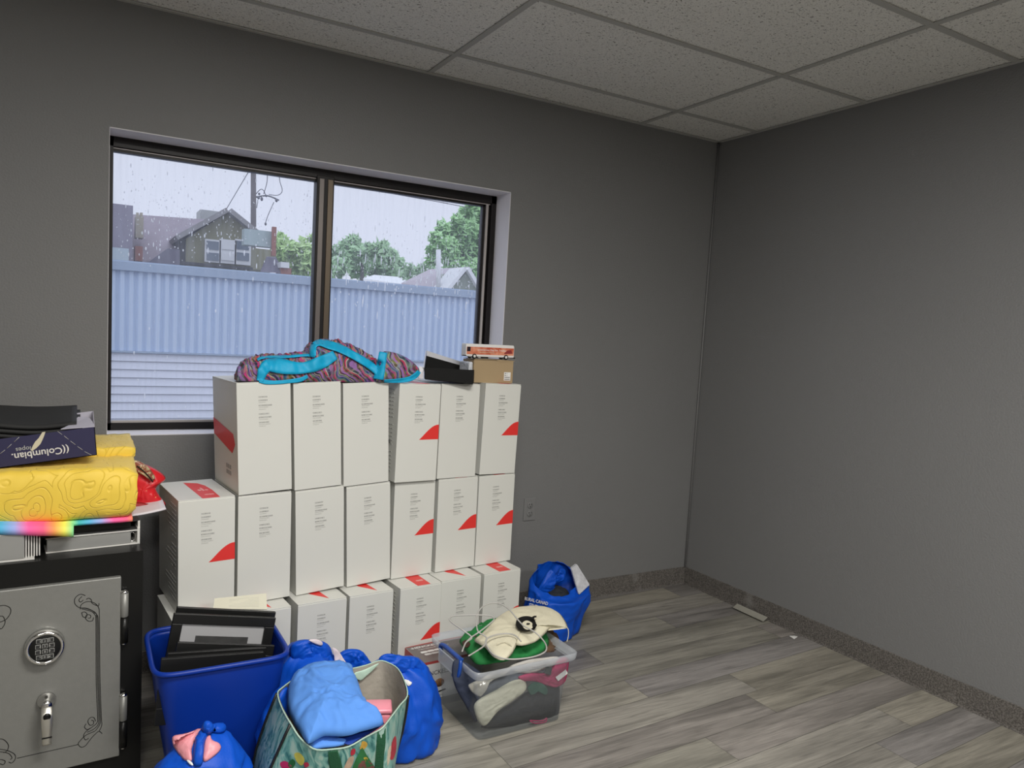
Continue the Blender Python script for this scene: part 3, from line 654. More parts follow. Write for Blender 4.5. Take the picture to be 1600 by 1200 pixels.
TR = [[(500, 190), (470, 182), (440, 205), (438, 235), (455, 255), (475, 262), (500, 262), (530, 272), (555, 290), (568, 320), (570, 500), (572, 700), (580, 900), (575, 945), (545, 975), (510, 990)],
      [(470, 270), (475, 245), (500, 228), (530, 225), (560, 238), (578, 262), (582, 300), (584, 500), (586, 700), (594, 900), (596, 950), (580, 985)],
      [(478, 268), (510, 275), (540, 285), (558, 305), (562, 330), (563, 500), (564, 700), (572, 900), (568, 935), (540, 960), (505, 985), (490, 1010), (500, 1035), (520, 1025)],
      [(470, 262), (505, 266), (545, 280), (566, 300), (575, 335), (577, 500), (579, 700), (587, 900), (586, 940), (560, 980), (530, 995), (500, 1010), (470, 1040), (458, 1060), (475, 1078), (500, 1070), (520, 1045), (540, 1020), (560, 1000), (580, 985), (598, 998)],
      [(478, 288), (485, 312), (505, 318), (510, 298), (495, 285), (480, 290)], [(548, 318), (540, 338), (515, 338), (500, 320), (510, 302), (530, 305), (530, 320), (515, 322)],
      [(505, 212), (520, 205), (535, 215), (540, 235), (575, 250), (580, 235)], [(480, 195), (462, 215), (472, 228), (488, 215)],
      [(560, 925), (550, 905), (530, 905), (515, 925), (525, 948), (545, 945), (548, 925), (535, 920)], [(505, 940), (495, 960), (510, 975), (530, 965)],
      [(460, 1062), (300, 1098), (100, 1143)], [(-120, 300), (-60, 262), (0, 250), (30, 248), (58, 262), (62, 290), (40, 325), (15, 340), (0, 345), (-40, 350)],
      [(-60, 315), (0, 310), (20, 315), (30, 345), (20, 370), (5, 385), (-15, 370)], [(-60, 1050), (0, 1030), (30, 1040), (50, 1070), (40, 1100), (20, 1110)],
      [(-80, 1085), (0, 1090), (50, 1100), (85, 1120), (90, 1145), (70, 1170), (50, 1165)], [(-80, 1110), (0, 1105), (50, 1115), (70, 1140), (60, 1150)], [(-40, 1160), (0, 1150), (30, 1160), (20, 1180), (0, 1175)]]
for P in TR: tube(bm, [dpt(p.x, p.y) for p in catmull([Vector((*q, 0)) for q in P], 5, False)], .001, 4)
obj('scroll_decoration', bm, BLACK, door)
c = dpt(262, 480); fm = frame_mtx(c, (1, 0, 0), (0, 0, 1))
bm = B(); lathe(bm, [(.047, 0), (.050, .004), (.049, .020), (.046, .026), (.040, .027), (.0385, .023), (.001, .023)], 40, fm); kp = obj('keypad_housing', bm, CHROME, door, True)
bm = B(); lathe(bm, [(.0385, .022), (.0385, .0245), (.037, .0255), (.001, .0255)], 40, fm); obj('keypad_face', bm, BLACK, kp, True)
KEY = mat('keypad_key', (.03, .03, .03), .4)
bm = B()
for i in range(3):
    for j in range(4):
        X, Z = (i-1)*.0165, (1.5-j)*.0155
        if abs(X) > .01 and abs(Z) > .02: X *= .88
        M2 = fm @ Matrix.Translation((X, Z, .0258)); box(bm, (-.0066, -.006, 0), (.0066, .006, .0006), .0005, 0, M2)
        box(bm, (-.0056, -.005, .0006), (.0056, .005, .0011), 0, 1, M2)
obj('keypad_keys', bm, [PRINTL, KEY], kp)
KS = ['1', '2', '3', '4', '5', '6', '7', '8', '9', '*', '0', '#']; 
for j in range(4):
    bb = fm @ Matrix.Translation((0, (1.5-j)*.0155-.003, .0269))
    text_obj('key_numbers', '   '.join(KS[j*3:j*3+3]), .0085, PRINTL, kp, bb)
c = dpt(272, 800); fm = frame_mtx(c, (1, 0, 0), (0, 0, 1))
bm = B(); lathe(bm, [(.021, 0), (.024, .004), (.022, .014), (.016, .022), (.013, .03), (.013, .04)], 28, fm); hd = obj('handle_hub', bm, CHROME, door, True)
bm = B(); P = [(0, -.002, .033), (0, -.02, .048), (0, -.045, .050), (0, -.08, .048), (0, -.108, .046)]; W = [.013, .0145, .0145, .012, .0115]
rows = [[fm @ Vector((sx_*w_, y_, z_+sz)) for sx_, sz in ((-1, -.004), (1, -.004), (1.0, .003), (.8, .006), (-.8, .006), (-1.0, .003))] for (x_, y_, z_), w_ in zip(catmull([Vector(p) for p in P], 4, False), [v.x for v in catmull([Vector((q, 0, 0)) for q in W], 4, False)])]
V = grid_surf(bm, rows, True); cap(bm, V[0]); cap(bm, V[-1]); lv = obj('handle_lever', bm, mat('satin_nickel', (.62, .60, .54), .28, .85), hd, True)
bm = B(); box(bm, (-.0125, -.087, .0535), (.0125, -.0835, .0548), 0, 0, fm); lathe(bm, [(.0095, .0535), (.0095, .056), (.001, .056)], 20, fm @ Matrix.Translation((0, -.024, 0))); obj('lever_inlay', bm, BLACK, hd)
for zt_, zm, zb in ((.585, .508, .432), (.269, .188, .108)):
    bm = B(); lathe(bm, [(.004, 0), (.0095, .003), (.011, .006), (.011, zt_-zm)], 20, Matrix.Translation((-.051, -.012, zm+.0)) @ Matrix.Diagonal((1, 1, 1, 1))); h_ = obj('hinge', bm, GREYM, sf, True)
    bm = B(); lathe(bm, [(.011, 0), (.011, .004), (.007, .008), (.001, .009)], 20, Matrix.Translation((-.051, -.012, zt_-.001))); obj('hinge_cap', bm, CHROME, h_, True)
    bm = B(); lathe(bm, [(.011, 0), (.011, zm-zb)], 20, Matrix.Translation((-.051, -.012, zb))); obj('hinge_barrel', bm, BLACK, h_, True)
    bm = B(); lathe(bm, [(.004, -.006), (.007, -.004), (.007, 0)], 16, Matrix.Translation((-.051, -.012, zb))); obj('hinge_pin', bm, CHROME, h_, True)

# ================================================================== THINGS ON THE SAFE
def mtw(o): return SM @ Vector(o)
PLW = mat('white_vinyl', (.62, .61, .58), .35, var=.04); PAPER = mat('paper_stack', (.6, .59, .55), .8, bump=.3, bscale=300, stretch=(1, 1, 12)); SILV = mat('silver_grey_board', (.34, .34, .33), .35, .3); BLKF = mat('matte_black_paper', (.016, .016, .016), .75, var=.3, vscale=8)
zs = ST
t = thing('ring_binder', 'grey and white ring binder lying on the safe under the rainbow cloth', 'binder', tuple(mtw((-.125, .07, zs))), .10)
bm = B(); box(bm, (-.125, 0, 0), (.125, .27, .0035), .001); box(bm, (.117, 0, 0), (.125, .27, .052), .0015); obj('cover', bm, PLW, t)
cbox('spine_panel', (-.122, .004, .0035), (.100, .02, .041), SILV, t, .002); cbox('page_block', (-.115, .02, .004), (.10, .26, .038), PAPER, t)
cbox('top_cover', (-.125, 0, .0415), (.118, .27, .0445), PLW, t, .001)
bm = B(); tube(bm, [(.104+.010*math.cos(a*PI/8), .012, .022+.014*math.sin(a*PI/8)) for a in range(16)], .0012, 6, closed=True); obj('ring', bm, CHROME, t, True)
t = thing('ring_binder', 'black ring binder with white inner edge lying on the grey binder', 'binder', tuple(mtw((-.125, .075, zs+.0465))), .10)
bm = B(); box(bm, (-.14, 0, 0), (.125, .26, .003), .001); box(bm, (-.14, 0, .024), (.125, .26, .028), .001); obj('cover', bm, BLKF, t)
cbox('page_block', (-.13, .006, .0031), (.10, .25, .0238), BLACK, t); cbox('edge_strip', (.119, 0, .0005), (.1255, .26, .0265), PLW, t, .001)
t = thing('document_tray', 'silver grey plastic tray box on the left of the safe top', 'tray', tuple(mtw((-.39, .022, zs))), .06)
bm = B(); box(bm, (-.13, 0, .004), (.088, .01, .08), .004); box(bm, (-.13, .01, .004), (.088, .25, .078)); obj('tray_front', bm, SILV, t)
cbox('tray_base', (-.135, -.003, 0), (.112, .26, .0045), PLW, t, .001)
bm = B()
for k in range(6): box(bm, (.090+k*.0065, .008+k*.002, .0045), (.0935+k*.0065, .25, .078-k*.004), .0008)
obj('file_leaves', bm, PLW, t)
cbox('tray_lid', (-.13, .0, .0805), (.125, .26, .0835), PLW, t, .001)
# rainbow cloth
def rainbow_mat():
    m, nt, b = newmat('rainbow_tie_dye'); t = N(nt, 'ShaderNodeTexCoord'); s_ = N(nt, 'ShaderNodeSeparateXYZ'); nt.links.new(t.outputs['Object'], s_.inputs[0])
    nz = N(nt, 'ShaderNodeTexNoise', Scale=9.0); nt.links.new(t.outputs['Object'], nz.inputs['Vector'])
    ma = N(nt, 'ShaderNodeMath', operation='MULTIPLY_ADD'); nt.links.new(s_.outputs['X'], ma.inputs[0]); ma.inputs[1].default_value = 4.7
    m2 = N(nt, 'ShaderNodeMath', operation='MULTIPLY'); m2.operation = 'MULTIPLY_ADD'; m2.inputs[1].default_value = .05; m2.inputs[2].default_value = .27; nt.links.new(nz.outputs['Fac'], m2.inputs[0]); nt.links.new(m2.outputs[0], ma.inputs[2])
    fr = N(nt, 'ShaderNodeMath', operation='FRACT'); nt.links.new(ma.outputs[0], fr.inputs[0])
    r = N(nt, 'ShaderNodeValToRGB'); el = r.color_ramp.elements; el[0].position = 0; el[0].color = (.05, .45, .45, 1); el[1].position = 1; el[1].color = (.05, .45, .45, 1)
    for p, c_ in ((.12, (.10, .45, .75)), (.26, (.35, .4, .8)), (.42, (.95, .12, .38)), (.58, (.95, .12, .25)), (.7, (.95, .35, .10)), (.82, (.9, .85, .12)), (.92, (.3, .75, .3))):
        e = el.new(p); e.color = (*c_, 1)
    nt.links.new(fr.outputs[0], r.inputs[0]); nt.links.new(r.outputs[0], b.inputs['Base Color']); b.inputs['Roughness'].default_value = .7; return m
RB = rainbow_mat()
t = thing('rainbow_cloth', 'folded rainbow tie dye cloth sticking out under the yellow quilt', 'cloth', (-3.29, -.66, .8))
def strip(name, P0, P1, z0, z1, m, par, off, bulge=.008, y1=.2):   # folded cloth edge facing the room
    bm = B(); rows = []
    for k in range(7):
        a = k/6; rows.append([Vector((x, y-bulge*math.sin(a*PI)+(0 if 0 < k < 6 else 0), z0_+(z1_-z0_)*a+.0015*fold((x, y, a), 20, 3)))-off for (x, y, z0_, z1_) in [(P0[0]+(P1[0]-P0[0])*s/24, P0[1]+(P1[1]-P0[1])*s/24, z0[0]+(z0[1]-z0[0])*s/24, z1[0]+(z1[1]-z1[0])*s/24) for s in range(25)]])
    back = [[v+Vector((0, y1, 0)) for v in rows[-1]]]; fr = [[v+Vector((0, y1, 0)) for v in rows[0]]]
    V = grid_surf(bm, fr+rows+back, False)
    for s in (0, -1):
        vs = [r[s] for r in V]
        try: bm.faces.new(vs)
        except Exception: pass
    return obj(name, bm, m, par, True)
off = Vector((-3.29, -.66, .8))
a0, a1 = aty(-60, 836, -.745), aty(115, 838, -.745)
strip('folded_edge', (a0.x, -.745), (a1.x, -.745), (aty(-60, 834, -.745).z, aty(115, 839, -.745).z), (aty(-60, 818, -.745).z, aty(115, 822, -.745).z), RB, t, off, y1=.25)
strip('folded_layer', (a0.x, -.715), (-3.00, -.70), (.7815, .7815), (.795, .795), RB, t, off, .004, y1=.2)
# white sheet
bm = B(); rows = []
for i in range(13):
    s = i/12; x = -3.10+.205*s; zz = .7785+(0 if s < .5 else (s-.5)**2*.03)
    rows.append([Vector((x, -.655+.08*s+.022*j, zz+.0012*math.sin(j+s*4))) for j in range(8)])
grid_surf(bm, rows); o_ = tag(obj('paper_sheet', bm, mat('white_foam_sheet', (.68, .64, .68), .6), None, True), 'white flexible sheet curling out under the red pillow', 'sheet'); md = o_.modifiers.new('t', 'SOLIDIFY'); md.thickness = .004
# yellow quilt
def quilt_mat():
    m, nt, b = newmat('yellow_quilted_cotton'); b.inputs['Base Color'].default_value = (.80, .56, .06, 1); b.inputs['Roughness'].default_value = .6; b.inputs['Sheen Weight'].default_value = .15
    t = N(nt, 'ShaderNodeTexCoord'); nz = N(nt, 'ShaderNodeTexNoise', Scale=9.0, Detail=1.0); nt.links.new(t.outputs['Object'], nz.inputs['Vector'])
    mx = N(nt, 'ShaderNodeMix', data_type='RGBA'); mx.inputs[0].default_value = .12; nt.links.new(t.outputs['Object'], mx.inputs[6]); nt.links.new(nz.outputs['Color'], mx.inputs[7])
    wv = N(nt, 'ShaderNodeTexVoronoi', Scale=11.0); nt.links.new(mx.outputs[2], wv.inputs['Vector'])
    ms = N(nt, 'ShaderNodeMath', operation='SINE'); mm = N(nt, 'ShaderNodeMath', operation='MULTIPLY'); mm.inputs[1].default_value = 17.0; nt.links.new(wv.outputs['Distance'], mm.inputs[0]); nt.links.new(mm.outputs[0], ms.inputs[0])
    r = N(nt, 'ShaderNodeValToRGB'); r.color_ramp.elements[0].position = 0; r.color_ramp.elements[1].position = .35; ab = N(nt, 'ShaderNodeMath', operation='ABSOLUTE'); nt.links.new(ms.outputs[0], ab.inputs[0]); nt.links.new(ab.outputs[0], r.inputs[0])
    bp = N(nt, 'ShaderNodeBump', Strength=.5, Distance=.004); nt.links.new(r.outputs[0], bp.inputs['Height']); nt.links.new(bp.outputs[0], b.inputs['Normal']); return m
QM = quilt_mat()
t = thing('yellow_quilt', 'folded bright yellow quilt piled on the safe under the envelope box', 'quilt', (-3.25, -.68, .79))
off = Vector((-3.25, -.68, .79))
def qlayer(x0, x1, yf, yb, z0, z1, seed, name, tilt=.0):
    """rounded folded layer: cross-section rounded rectangle swept along x"""
    bm = B(); rows = []; r = (z1-z0)/2; nx = 46
    for i in range(nx+1):
        x = x0+(x1-x0)*i/nx; row = []; e = 1-.25*max(0, (i-nx+3)/3)**2
        prof = [(yf+r*.55-r*.55*math.sin(a)**.6, (z0+z1)/2-r*math.copysign(abs(math.cos(a))**.7, math.cos(a))*e) for a in [PI*k/12 for k in range(13)]]
        prof = [(yb, z0)]+[(yb+(yf+r-yb)*q/8, z0) for q in range(1, 8)]+prof+[(yf+r+(yb-yf-r)*q/8, z1) for q in range(1, 9)]
        for y, z in prof:
            f = .006*fold((x, y, z), 9, seed)+.003*fold((x, y, z), 26, seed+2)
            row.append(Vector((x+(.006*fold((0, y, z), 14, seed+1) if i == nx else 0), y-f*1.3, z+f*(.2 if z < z0+.004 else 1)+tilt*(y-yf)))-off)
        rows.append(row)
    V = grid_surf(bm, rows, True); cap(bm, V[0]); cap(bm, V[-1]); return obj(name, bm, QM, t, True)
qlayer(-3.52, -2.990, -.72, -.22, .797, .948, 1, 'folded_layer', .0)
qlayer(-3.52, -2.985, -.50, -.20, .935, .975, 4, 'upper_layer', .0)
# red pillow
t = thing('red_pillow', 'shiny red pillow with gold sparkle squeezed behind the yellow quilt', 'pillow', (-3.0, -.45, .8))
def sparkle(name, c1, c2, sc, th=.62):
    m, nt, b = newmat(name); t_ = N(nt, 'ShaderNodeTexCoord'); v = N(nt, 'ShaderNodeTexNoise', Scale=sc, Detail=5.0, Distortion=1.5); nt.links.new(t_.outputs['Object'], v.inputs['Vector'])
    r = N(nt, 'ShaderNodeValToRGB'); r.color_ramp.elements[0].position = th; r.color_ramp.elements[0].color = (*c1, 1); r.color_ramp.elements[1].position = th+.03; r.color_ramp.elements[1].color = (*c2, 1)
    nt.links.new(v.outputs['Fac'], r.inputs[0]); nt.links.new(r.outputs[0], b.inputs['Base Color']); b.inputs['Roughness'].default_value = .35; return m
off = Vector((-3.0, -.45, .8))
def pl(P, y): return [aty(x, y_, y)-off for x, y_ in P]
for nm, pts, y, hh, mt, up in (('cushion', [(150, 735), (205, 722), (238, 730), (259, 747), (244, 762), (250, 776), (259, 790), (235, 799), (205, 806), (150, 806)], -.42, .05, sparkle('red_satin', (.62, .012, .02), (.75, .35, .15), 28, .66), (0, -1, .25)),
                         ('brocade_panel', [(185, 724), (212, 719), (232, 730), (242, 746), (236, 752), (222, 742), (206, 738), (190, 738)], -.475, .008, sparkle('brocade', (.25, .07, .04), (.45, .38, .22), 40, .5), (0, -1, .3)),
                         ('under_flap', [(160, 786), (212, 784), (236, 790), (225, 800), (205, 809), (160, 812)], -.49, .012, mat('dark_red_cloth', (.30, .012, .012), .6), (0, -1, 0))):
    puff(nm, pl(pts, y), up, hh, mt, t, amp=.006, fs=18, seed=3)
bm = B(); tube(bm, catmull(pl([(214, 728), (224, 736), (233, 745), (239, 753)], -.485), 4, False), .0022, 6); obj('piping', bm, BLACK, t, True)
# envelope box
t = thing('envelope_box', 'dark navy open envelope box lying upside down on the yellow quilt', 'box', (-3.1, -.65, .96))
NAVY = mat('navy_printed_card', (.022, .020, .065), .45, var=.1)
c0, c1, c2, c3 = aty(-110, 700, -.66), aty(148, 667, -.66), aty(151.5, 711, -.66), aty(-110, 746, -.66)
off = Vector((-3.1, -.65, .96)); U = (c1-c0).normalized(); Dn = (c3-c0).normalized(); Bk = Vector((0, 1, 0.04))
def eb(name, P, th, nrm, m, par=t):
    bm = B(); poly(bm, [p-off for p in P], th, nrm); return obj(name, bm, m, par)
eb('front_panel', [c0, c1, c2, c3], .002, (0, 1, 0), NAVY)
WL = mat('lilac_white_card', (.52, .50, .58), .6)
eb('side_panel', [c1, c1+Bk*.30-Dn*.0, c2+Bk*.30, c2], .002, -U, WL)
eb('base_panel', [c3, c2, c2+Bk*.30, c3+Bk*.30], .002, (0, 0, 1), WL); eb('back_panel', [c0+Bk*.30, c1+Bk*.30, c2+Bk*.30, c3+Bk*.30], .002, (0, -1, 0), WL)
e0, e1, e2, e3 = aty(95, 671, -.655), aty(148, 667, -.655), aty(146, 661, -.56), aty(138, 652, -.45)
eb('corner_flap', [e0, e1, e2, e3, aty(122, 652, -.45), aty(110, 664, -.56)], .0015, (0, 0, 1), WL)
def ptri(P, m, name, d=.0025):
    bm = B(); poly(bm, [aty(x, y, -.66-d/4)-off for x, y in P], .0004, (0, -1, 0)); return obj(name, bm, m, t)
ptri([(66, 675.5), (71, 674.5), (69, 681), (66, 688), (63, 694), (57, 700), (50, 705), (48.5, 703), (51, 697), (55, 690), (60, 685)], mat('cream_torn_card', (.55, .50, .37), .8), 'torn_patch')
for P in ([(0, 709), (8, 703)], [(11, 700.5), (18, 694)], [(22, 690.5), (30, 683)], [(90, 674), (97, 679)], [(100, 681), (107, 686.5)], [(110, 689), (118, 695)], [(121, 697.5), (129, 703)], [(132, 705.5), (143, 711)]):
    bm = B(); tube(bm, [aty(x, y, -.6607)-off for x, y in P], .0007, 4); obj('perforation', bm, PRINTL, t)
ctr = aty(67, 703.5, -.6608)-off; Lx = -(U); Ly = Vector((0, 0, -1))+U*0
text_obj('brand_text', '((Columbian.', .0275, mat('print_white', (.62, .6, .58), .5), t, frame_mtx(ctr+Vector((-.006, 0, .0005)), Lx, -Vector((0, 0, 1))), bold=.0004)
ctr = aty(40, 704, -.6608)-off
text_obj('brand_text', 'lopes', .018, PRINTL, t, frame_mtx(ctr+Vector((-.006, 0, .010)), Lx, -Vector((0, 0, 1))))
# black folders in and on the envelope box
for k in range(5):
    z = 1.005+k*.0145; sh = [0, .004, .012, .006, -.004][k]
    nm = 'black_envelope_folder'
    bm = B(); X1, X0 = aty(122, 652, -.50).x+sh, -3.43; rows = []
    for i in range(17):
        x = X0+(X1-X0)*i/16
        rows.append([Vector((x-off.x, -.58+.30*j/9-off.y+.003*math.sin(k*2), z-off.z+.045*(1-i/16)*0+.006*math.sin(i*.35+1.3)*(1 if j < 3 else .5)+.0025*j)) for j in range(10)])
    grid_surf(bm, rows)
    ob = obj(nm, bm, BLKF, None, True); ob.location = off; md = ob.modifiers.new('t', 'SOLIDIFY'); md.thickness = .010
    tag(ob, ['lowest', 'second lowest', 'middle', 'second highest', 'topmost'][k]+' black folder of the pile in the envelope box', 'folder', 'black folders in the envelope box')

# ================================================================== ON TOP OF THE STACK
ZT = .3965*3+.002
def scarf_mat():
    m, nt, b = newmat('woven_multicolour_textile'); t = N(nt, 'ShaderNodeTexCoord')
    nz = N(nt, 'ShaderNodeTexNoise', Scale=14.0, Detail=1.0); nt.links.new(t.outputs['Object'], nz.inputs['Vector'])
    mx = N(nt, 'ShaderNodeMix', data_type='RGBA'); mx.inputs[0].default_value = .07; nt.links.new(t.outputs['Object'], mx.inputs[6]); nt.links.new(nz.outputs['Color'], mx.inputs[7])
    mp = N(nt, 'ShaderNodeMapping'); mp.inputs['Rotation'].default_value = (.3, .5, .4); nt.links.new(mx.outputs[2], mp.inputs[0])
    sp = N(nt, 'ShaderNodeSeparateXYZ'); nt.links.new(mp.outputs[0], sp.inputs[0])
    mu = N(nt, 'ShaderNodeMath', operation='MULTIPLY'); mu.inputs[1].default_value = 12.0; nt.links.new(sp.outputs['X'], mu.inputs[0]); fr = N(nt, 'ShaderNodeMath', operation='FRACT'); nt.links.new(mu.outputs[0], fr.inputs[0])
    r = N(nt, 'ShaderNodeValToRGB'); r.color_ramp.interpolation = 'CONSTANT'; el = r.color_ramp.elements
    el[0].position = 0; el[0].color = (.02, .015, .03, 1); el[1].position = .96; el[1].color = (.5, .4, .35, 1)
    for p, c_ in ((.07, (.30, .14, .40)), (.17, (.28, .10, .04)), (.22, (.02, .02, .04)), (.30, (.45, .02, .08)), (.37, (.40, .35, .32)), (.41, (.03, .03, .07)), (.5, (.25, .12, .34)), (.58, (.06, .03, .03)), (.66, (.50, .03, .17)), (.73, (.30, .22, .15)), (.78, (.03, .05, .16)), (.86, (.26, .16, .42)), (.92, (.03, .02, .03))):
        e = el.new(p); e.color = (*c_, 1)
    nt.links.new(fr.outputs[0], r.inputs[0])
    v = N(nt, 'ShaderNodeTexVoronoi', Scale=60.0); nt.links.new(mp.outputs[0], v.inputs['Vector']); hs = N(nt, 'ShaderNodeHueSaturation', Saturation=.9, Value=.38)
    r3 = N(nt, 'ShaderNodeMapRange'); r3.inputs[1].default_value = .3; r3.inputs[2].default_value = .7; r3.inputs[3].default_value = 0; r3.inputs[4].default_value = .6; nt.links.new(v.outputs['Distance'], r3.inputs[0])
    m2 = N(nt, 'ShaderNodeMix', data_type='RGBA'); nt.links.new(r3.outputs[0], m2.inputs[0]); nt.links.new(r.outputs[0], m2.inputs[6]); nt.links.new(v.outputs['Color'], hs.inputs['Color']); nt.links.new(hs.outputs[0], m2.inputs[7])
    nt.links.new(m2.outputs[2], b.inputs['Base Color']); b.inputs['Roughness'].default_value = .8
    bp = N(nt, 'ShaderNodeBump', Strength=.4, Distance=.002); nt.links.new(v.outputs['Distance'], bp.inputs['Height']); nt.links.new(bp.outputs[0], b.inputs['Normal']); return m
SCM = scarf_mat(); TURQ = mat('turquoise_border_band', (.0, .36, .62), .6, var=.12, vscale=20, bump=.1)
def srow(x): return -.360+.108*(x+1.45)      # front plane of the top row at x
org = aty(480, 596, -.46); org.z = ZT
t = thing('woven_scarf', 'crumpled multicolour woven scarf with turquoise border lying on top of the cartons', 'scarf', tuple(org))
SIL = [(369, 583, 594), (378, 570, 597), (392, 561, 599), (410, 556, 600), (440, 556, 600), (470, 555, 598), (483, 553, 596), (490, 541, 596), (500, 534, 595), (520, 532, 595), (542, 535, 595), (560, 544, 594), (575, 553, 594), (592, 562, 595), (602, 572, 595)]
bm = B(); rows = []
S2 = catmull([Vector(q) for q in SIL], 7, False)
for i, q in enumerate(S2):
    u = i/(len(S2)-1); x0 = aty(q.x, 596, -.46).x; yf = srow(x0)+.004; dep = .20*(math.sin(PI*min(1, max(.03, u*1.02))))**.4
    topw = aty(q.x, q.y, yf+dep*.35).z; row = []
    for k in range(56):
        a = 2*PI*k/56; cy = yf+dep/2; y = cy-dep/2*math.cos(a)*(1 if True else 1); hgt = max(.012, topw-ZT)
        z = ZT+.002+hgt*(max(0, math.sin(a))**.6) if math.sin(a) > 0 else ZT+.002
        x = aty(q.x, 596, y).x*.25+x0*.75
        f = (crease((x, y, z), 18, 5)*.016+fold((x*1.5, y, z), 30, 8)*.004)*(1 if math.sin(a) > .05 else .0)
        row.append(Vector((x, y-f*.8*math.cos(a) if math.sin(a) > .05 else y, z+(f if math.sin(a) > .05 else 0)))-org)
    rows.append(row)
V = grid_surf(bm, rows, True); cap(bm, V[0]); cap(bm, V[-1]); obj('patterned_cloth', bm, SCM, t, True)
bpy.context.view_layer.update()
STR = [bvh([o for o in bpy.data.objects if o.parent == t and o.name.startswith('patterned_cloth')][0])]
def sband(name, P, W, dy=.012, amp=.004, m=TURQ):
    pts = catmull([Vector((340+x/4.615, 500+y/4.615, 0)) for x, y in P], 7, False); ws = [v.x/4.615*1.22 for v in catmull([Vector((q, 0, 0)) for q in W], 7, False)]
    rows = []; last = None
    for i, p in enumerate(pts):
        tg = (pts[min(i+1, len(pts)-1)]-pts[max(i-1, 0)]).normalized(); sd = Vector((-tg.y, tg.x, 0)); row = []
        for f in (-1, -.5, 0, .5, 1):
            q = p+sd*ws[i]*f; l = None
            for tr_ in STR:
                l_, n_, _, d_ = hit(tr_, q.x, q.y)
                if l_ is not None and (l is None or d_ < dd): l, nn, dd = l_, n_, d_
            if l is None:
                dist = (last-CAMP).length if last else 2.75
                l = CAMP+ray(q.x, q.y).normalized()*dist; nn = -ray(q.x, q.y).normalized()
            last = l.copy(); nn = -ray(q.x, q.y).normalized()
            row.append(l+nn*(.011+.002*fold(l, 25, 2))-org)
        rows.append(row)
    bm = B(); grid_surf(bm, rows); bmesh.ops.smooth_vert(bm, verts=bm.verts, factor=.5, use_axis_x=True, use_axis_y=True, use_axis_z=True)
    o = obj(name, bm, m, t, True); md = o.modifiers.new('t', 'SOLIDIFY'); md.thickness = .0025; return o
sband('border_band', [(305, 440), (318, 395), (335, 355), (370, 325), (450, 330), (540, 345), (620, 345), (700, 325), (780, 290), (850, 250)], [22, 30, 36, 42, 50, 42, 36, 42, 38, 30])
sband('border_band', [(300, 435), (350, 448), (430, 450), (520, 442), (600, 430), (650, 405)], [14, 14, 12, 12, 14, 10], .016)
sband('border_band', [(690, 262), (688, 215), (700, 178), (740, 165), (800, 180), (880, 205), (960, 245), (1040, 290), (1110, 335), (1165, 385)], [20, 20, 20, 20, 26, 26, 24, 24, 24, 22], .014)
sband('border_band', [(285, 285), (320, 270), (400, 262), (520, 262), (640, 252), (700, 262)], [8, 8, 6, 8, 8, 8], .008)
bm = B(); P = [(597, 551), (612, 550), (630, 556), (644, 565), (655, 577), (653, 588), (640, 592), (622, 596), (604, 597), (588, 595), (592, 575)]
rim = [aty(x, y, -.445+(x-590)*.0005)-org for x, y in P]
puff('fanned_end', rim, (-.25, -1, .3), .022, SCM, t, amp=.003, fs=14, seed=9, n=4)
STR.append(bvh([o for o in bpy.data.objects if o.parent == t and o.name.startswith('fanned_end')][0]))
sband('border_band', [(1195, 230), (1185, 290), (1175, 350), (1160, 430)], [26, 28, 30, 34], .050, .001)
sband('border_band', [(1200, 442), (1290, 440), (1380, 428), (1430, 400), (1455, 370)], [8, 12, 15, 16, 12], .046, .001)
# black open box
c = aty(700, 596, -.36)
t = thing('black_box_base', 'empty open black box tilted on the cartons, white papered outside', 'box', (c.x, c.y, ZT))
WPAP = mat('white_box_paper', (.62, .62, .66), .4); BLKC = mat('black_card_lining', (.008, .008, .008), .7, spec=.2)
off = Vector((c.x, c.y, ZT)); yF = -.405; yR = -.435
fl, fr_ = aty(664, 592, yF), aty(738.5, 594, yR); tl_, tr_ = aty(664, 574.5, yF), aty(738.5, 578, yR)
fl.z = max(fl.z, ZT+.002); fr_.z = ZT+.001
bkl = aty(667, 556, -.20); bkr = aty(742, 577, -.22); bl2 = Vector((bkl.x, bkl.y, ZT+.03)); br2 = Vector((bkr.x, bkr.y, ZT+.003))
def pan(name, P, nrm, m1, m2=None, th=.003):
    bm = B(); poly(bm, [p-off for p in P], th, nrm); o_ = obj(name, bm, m1, t); return o_
pan('front_wall', [fl, fr_, tr_, tl_], (0, -1, 0), BLKC)
pan('right_wall', [fr_, br2, bkr, tr_], (1, 0, 0), BLKC); pan('left_wall', [fl, bl2, bkl, tl_], (-1, 0, 0), BLKC)
pan('bottom', [fl, fr_, br2, bl2], (0, 0, -1), BLKC, th=.002); pan('back_wall', [bl2, br2, bkr, bkl], (0, 1, 0), BLKC)
e = Vector((0, 0, .006))
pan('paper_rim', [bkl, bkr, bkr+Vector((0, .0, .014)), bkl+Vector((0, 0, .022))], (0, 1, 0), WPAP, th=.006)
pan('paper_rim', [tl_+Vector((-.004, 0, 0)), bkl+Vector((-.004, 0, 0)), bkl+Vector((-.004, 0, .022)), tl_+Vector((-.004, 0, .010))], (-1, 0, 0), WPAP)
a, b_, c_, d_ = aty(653, 591, yF+.01), aty(661, 592, yF+.01), aty(663, 574, yF+.01), aty(655, 572, yF+.02)
pan('end_flap', [a, b_, c_, d_], (0, -1, 0), WPAP, th=.002)
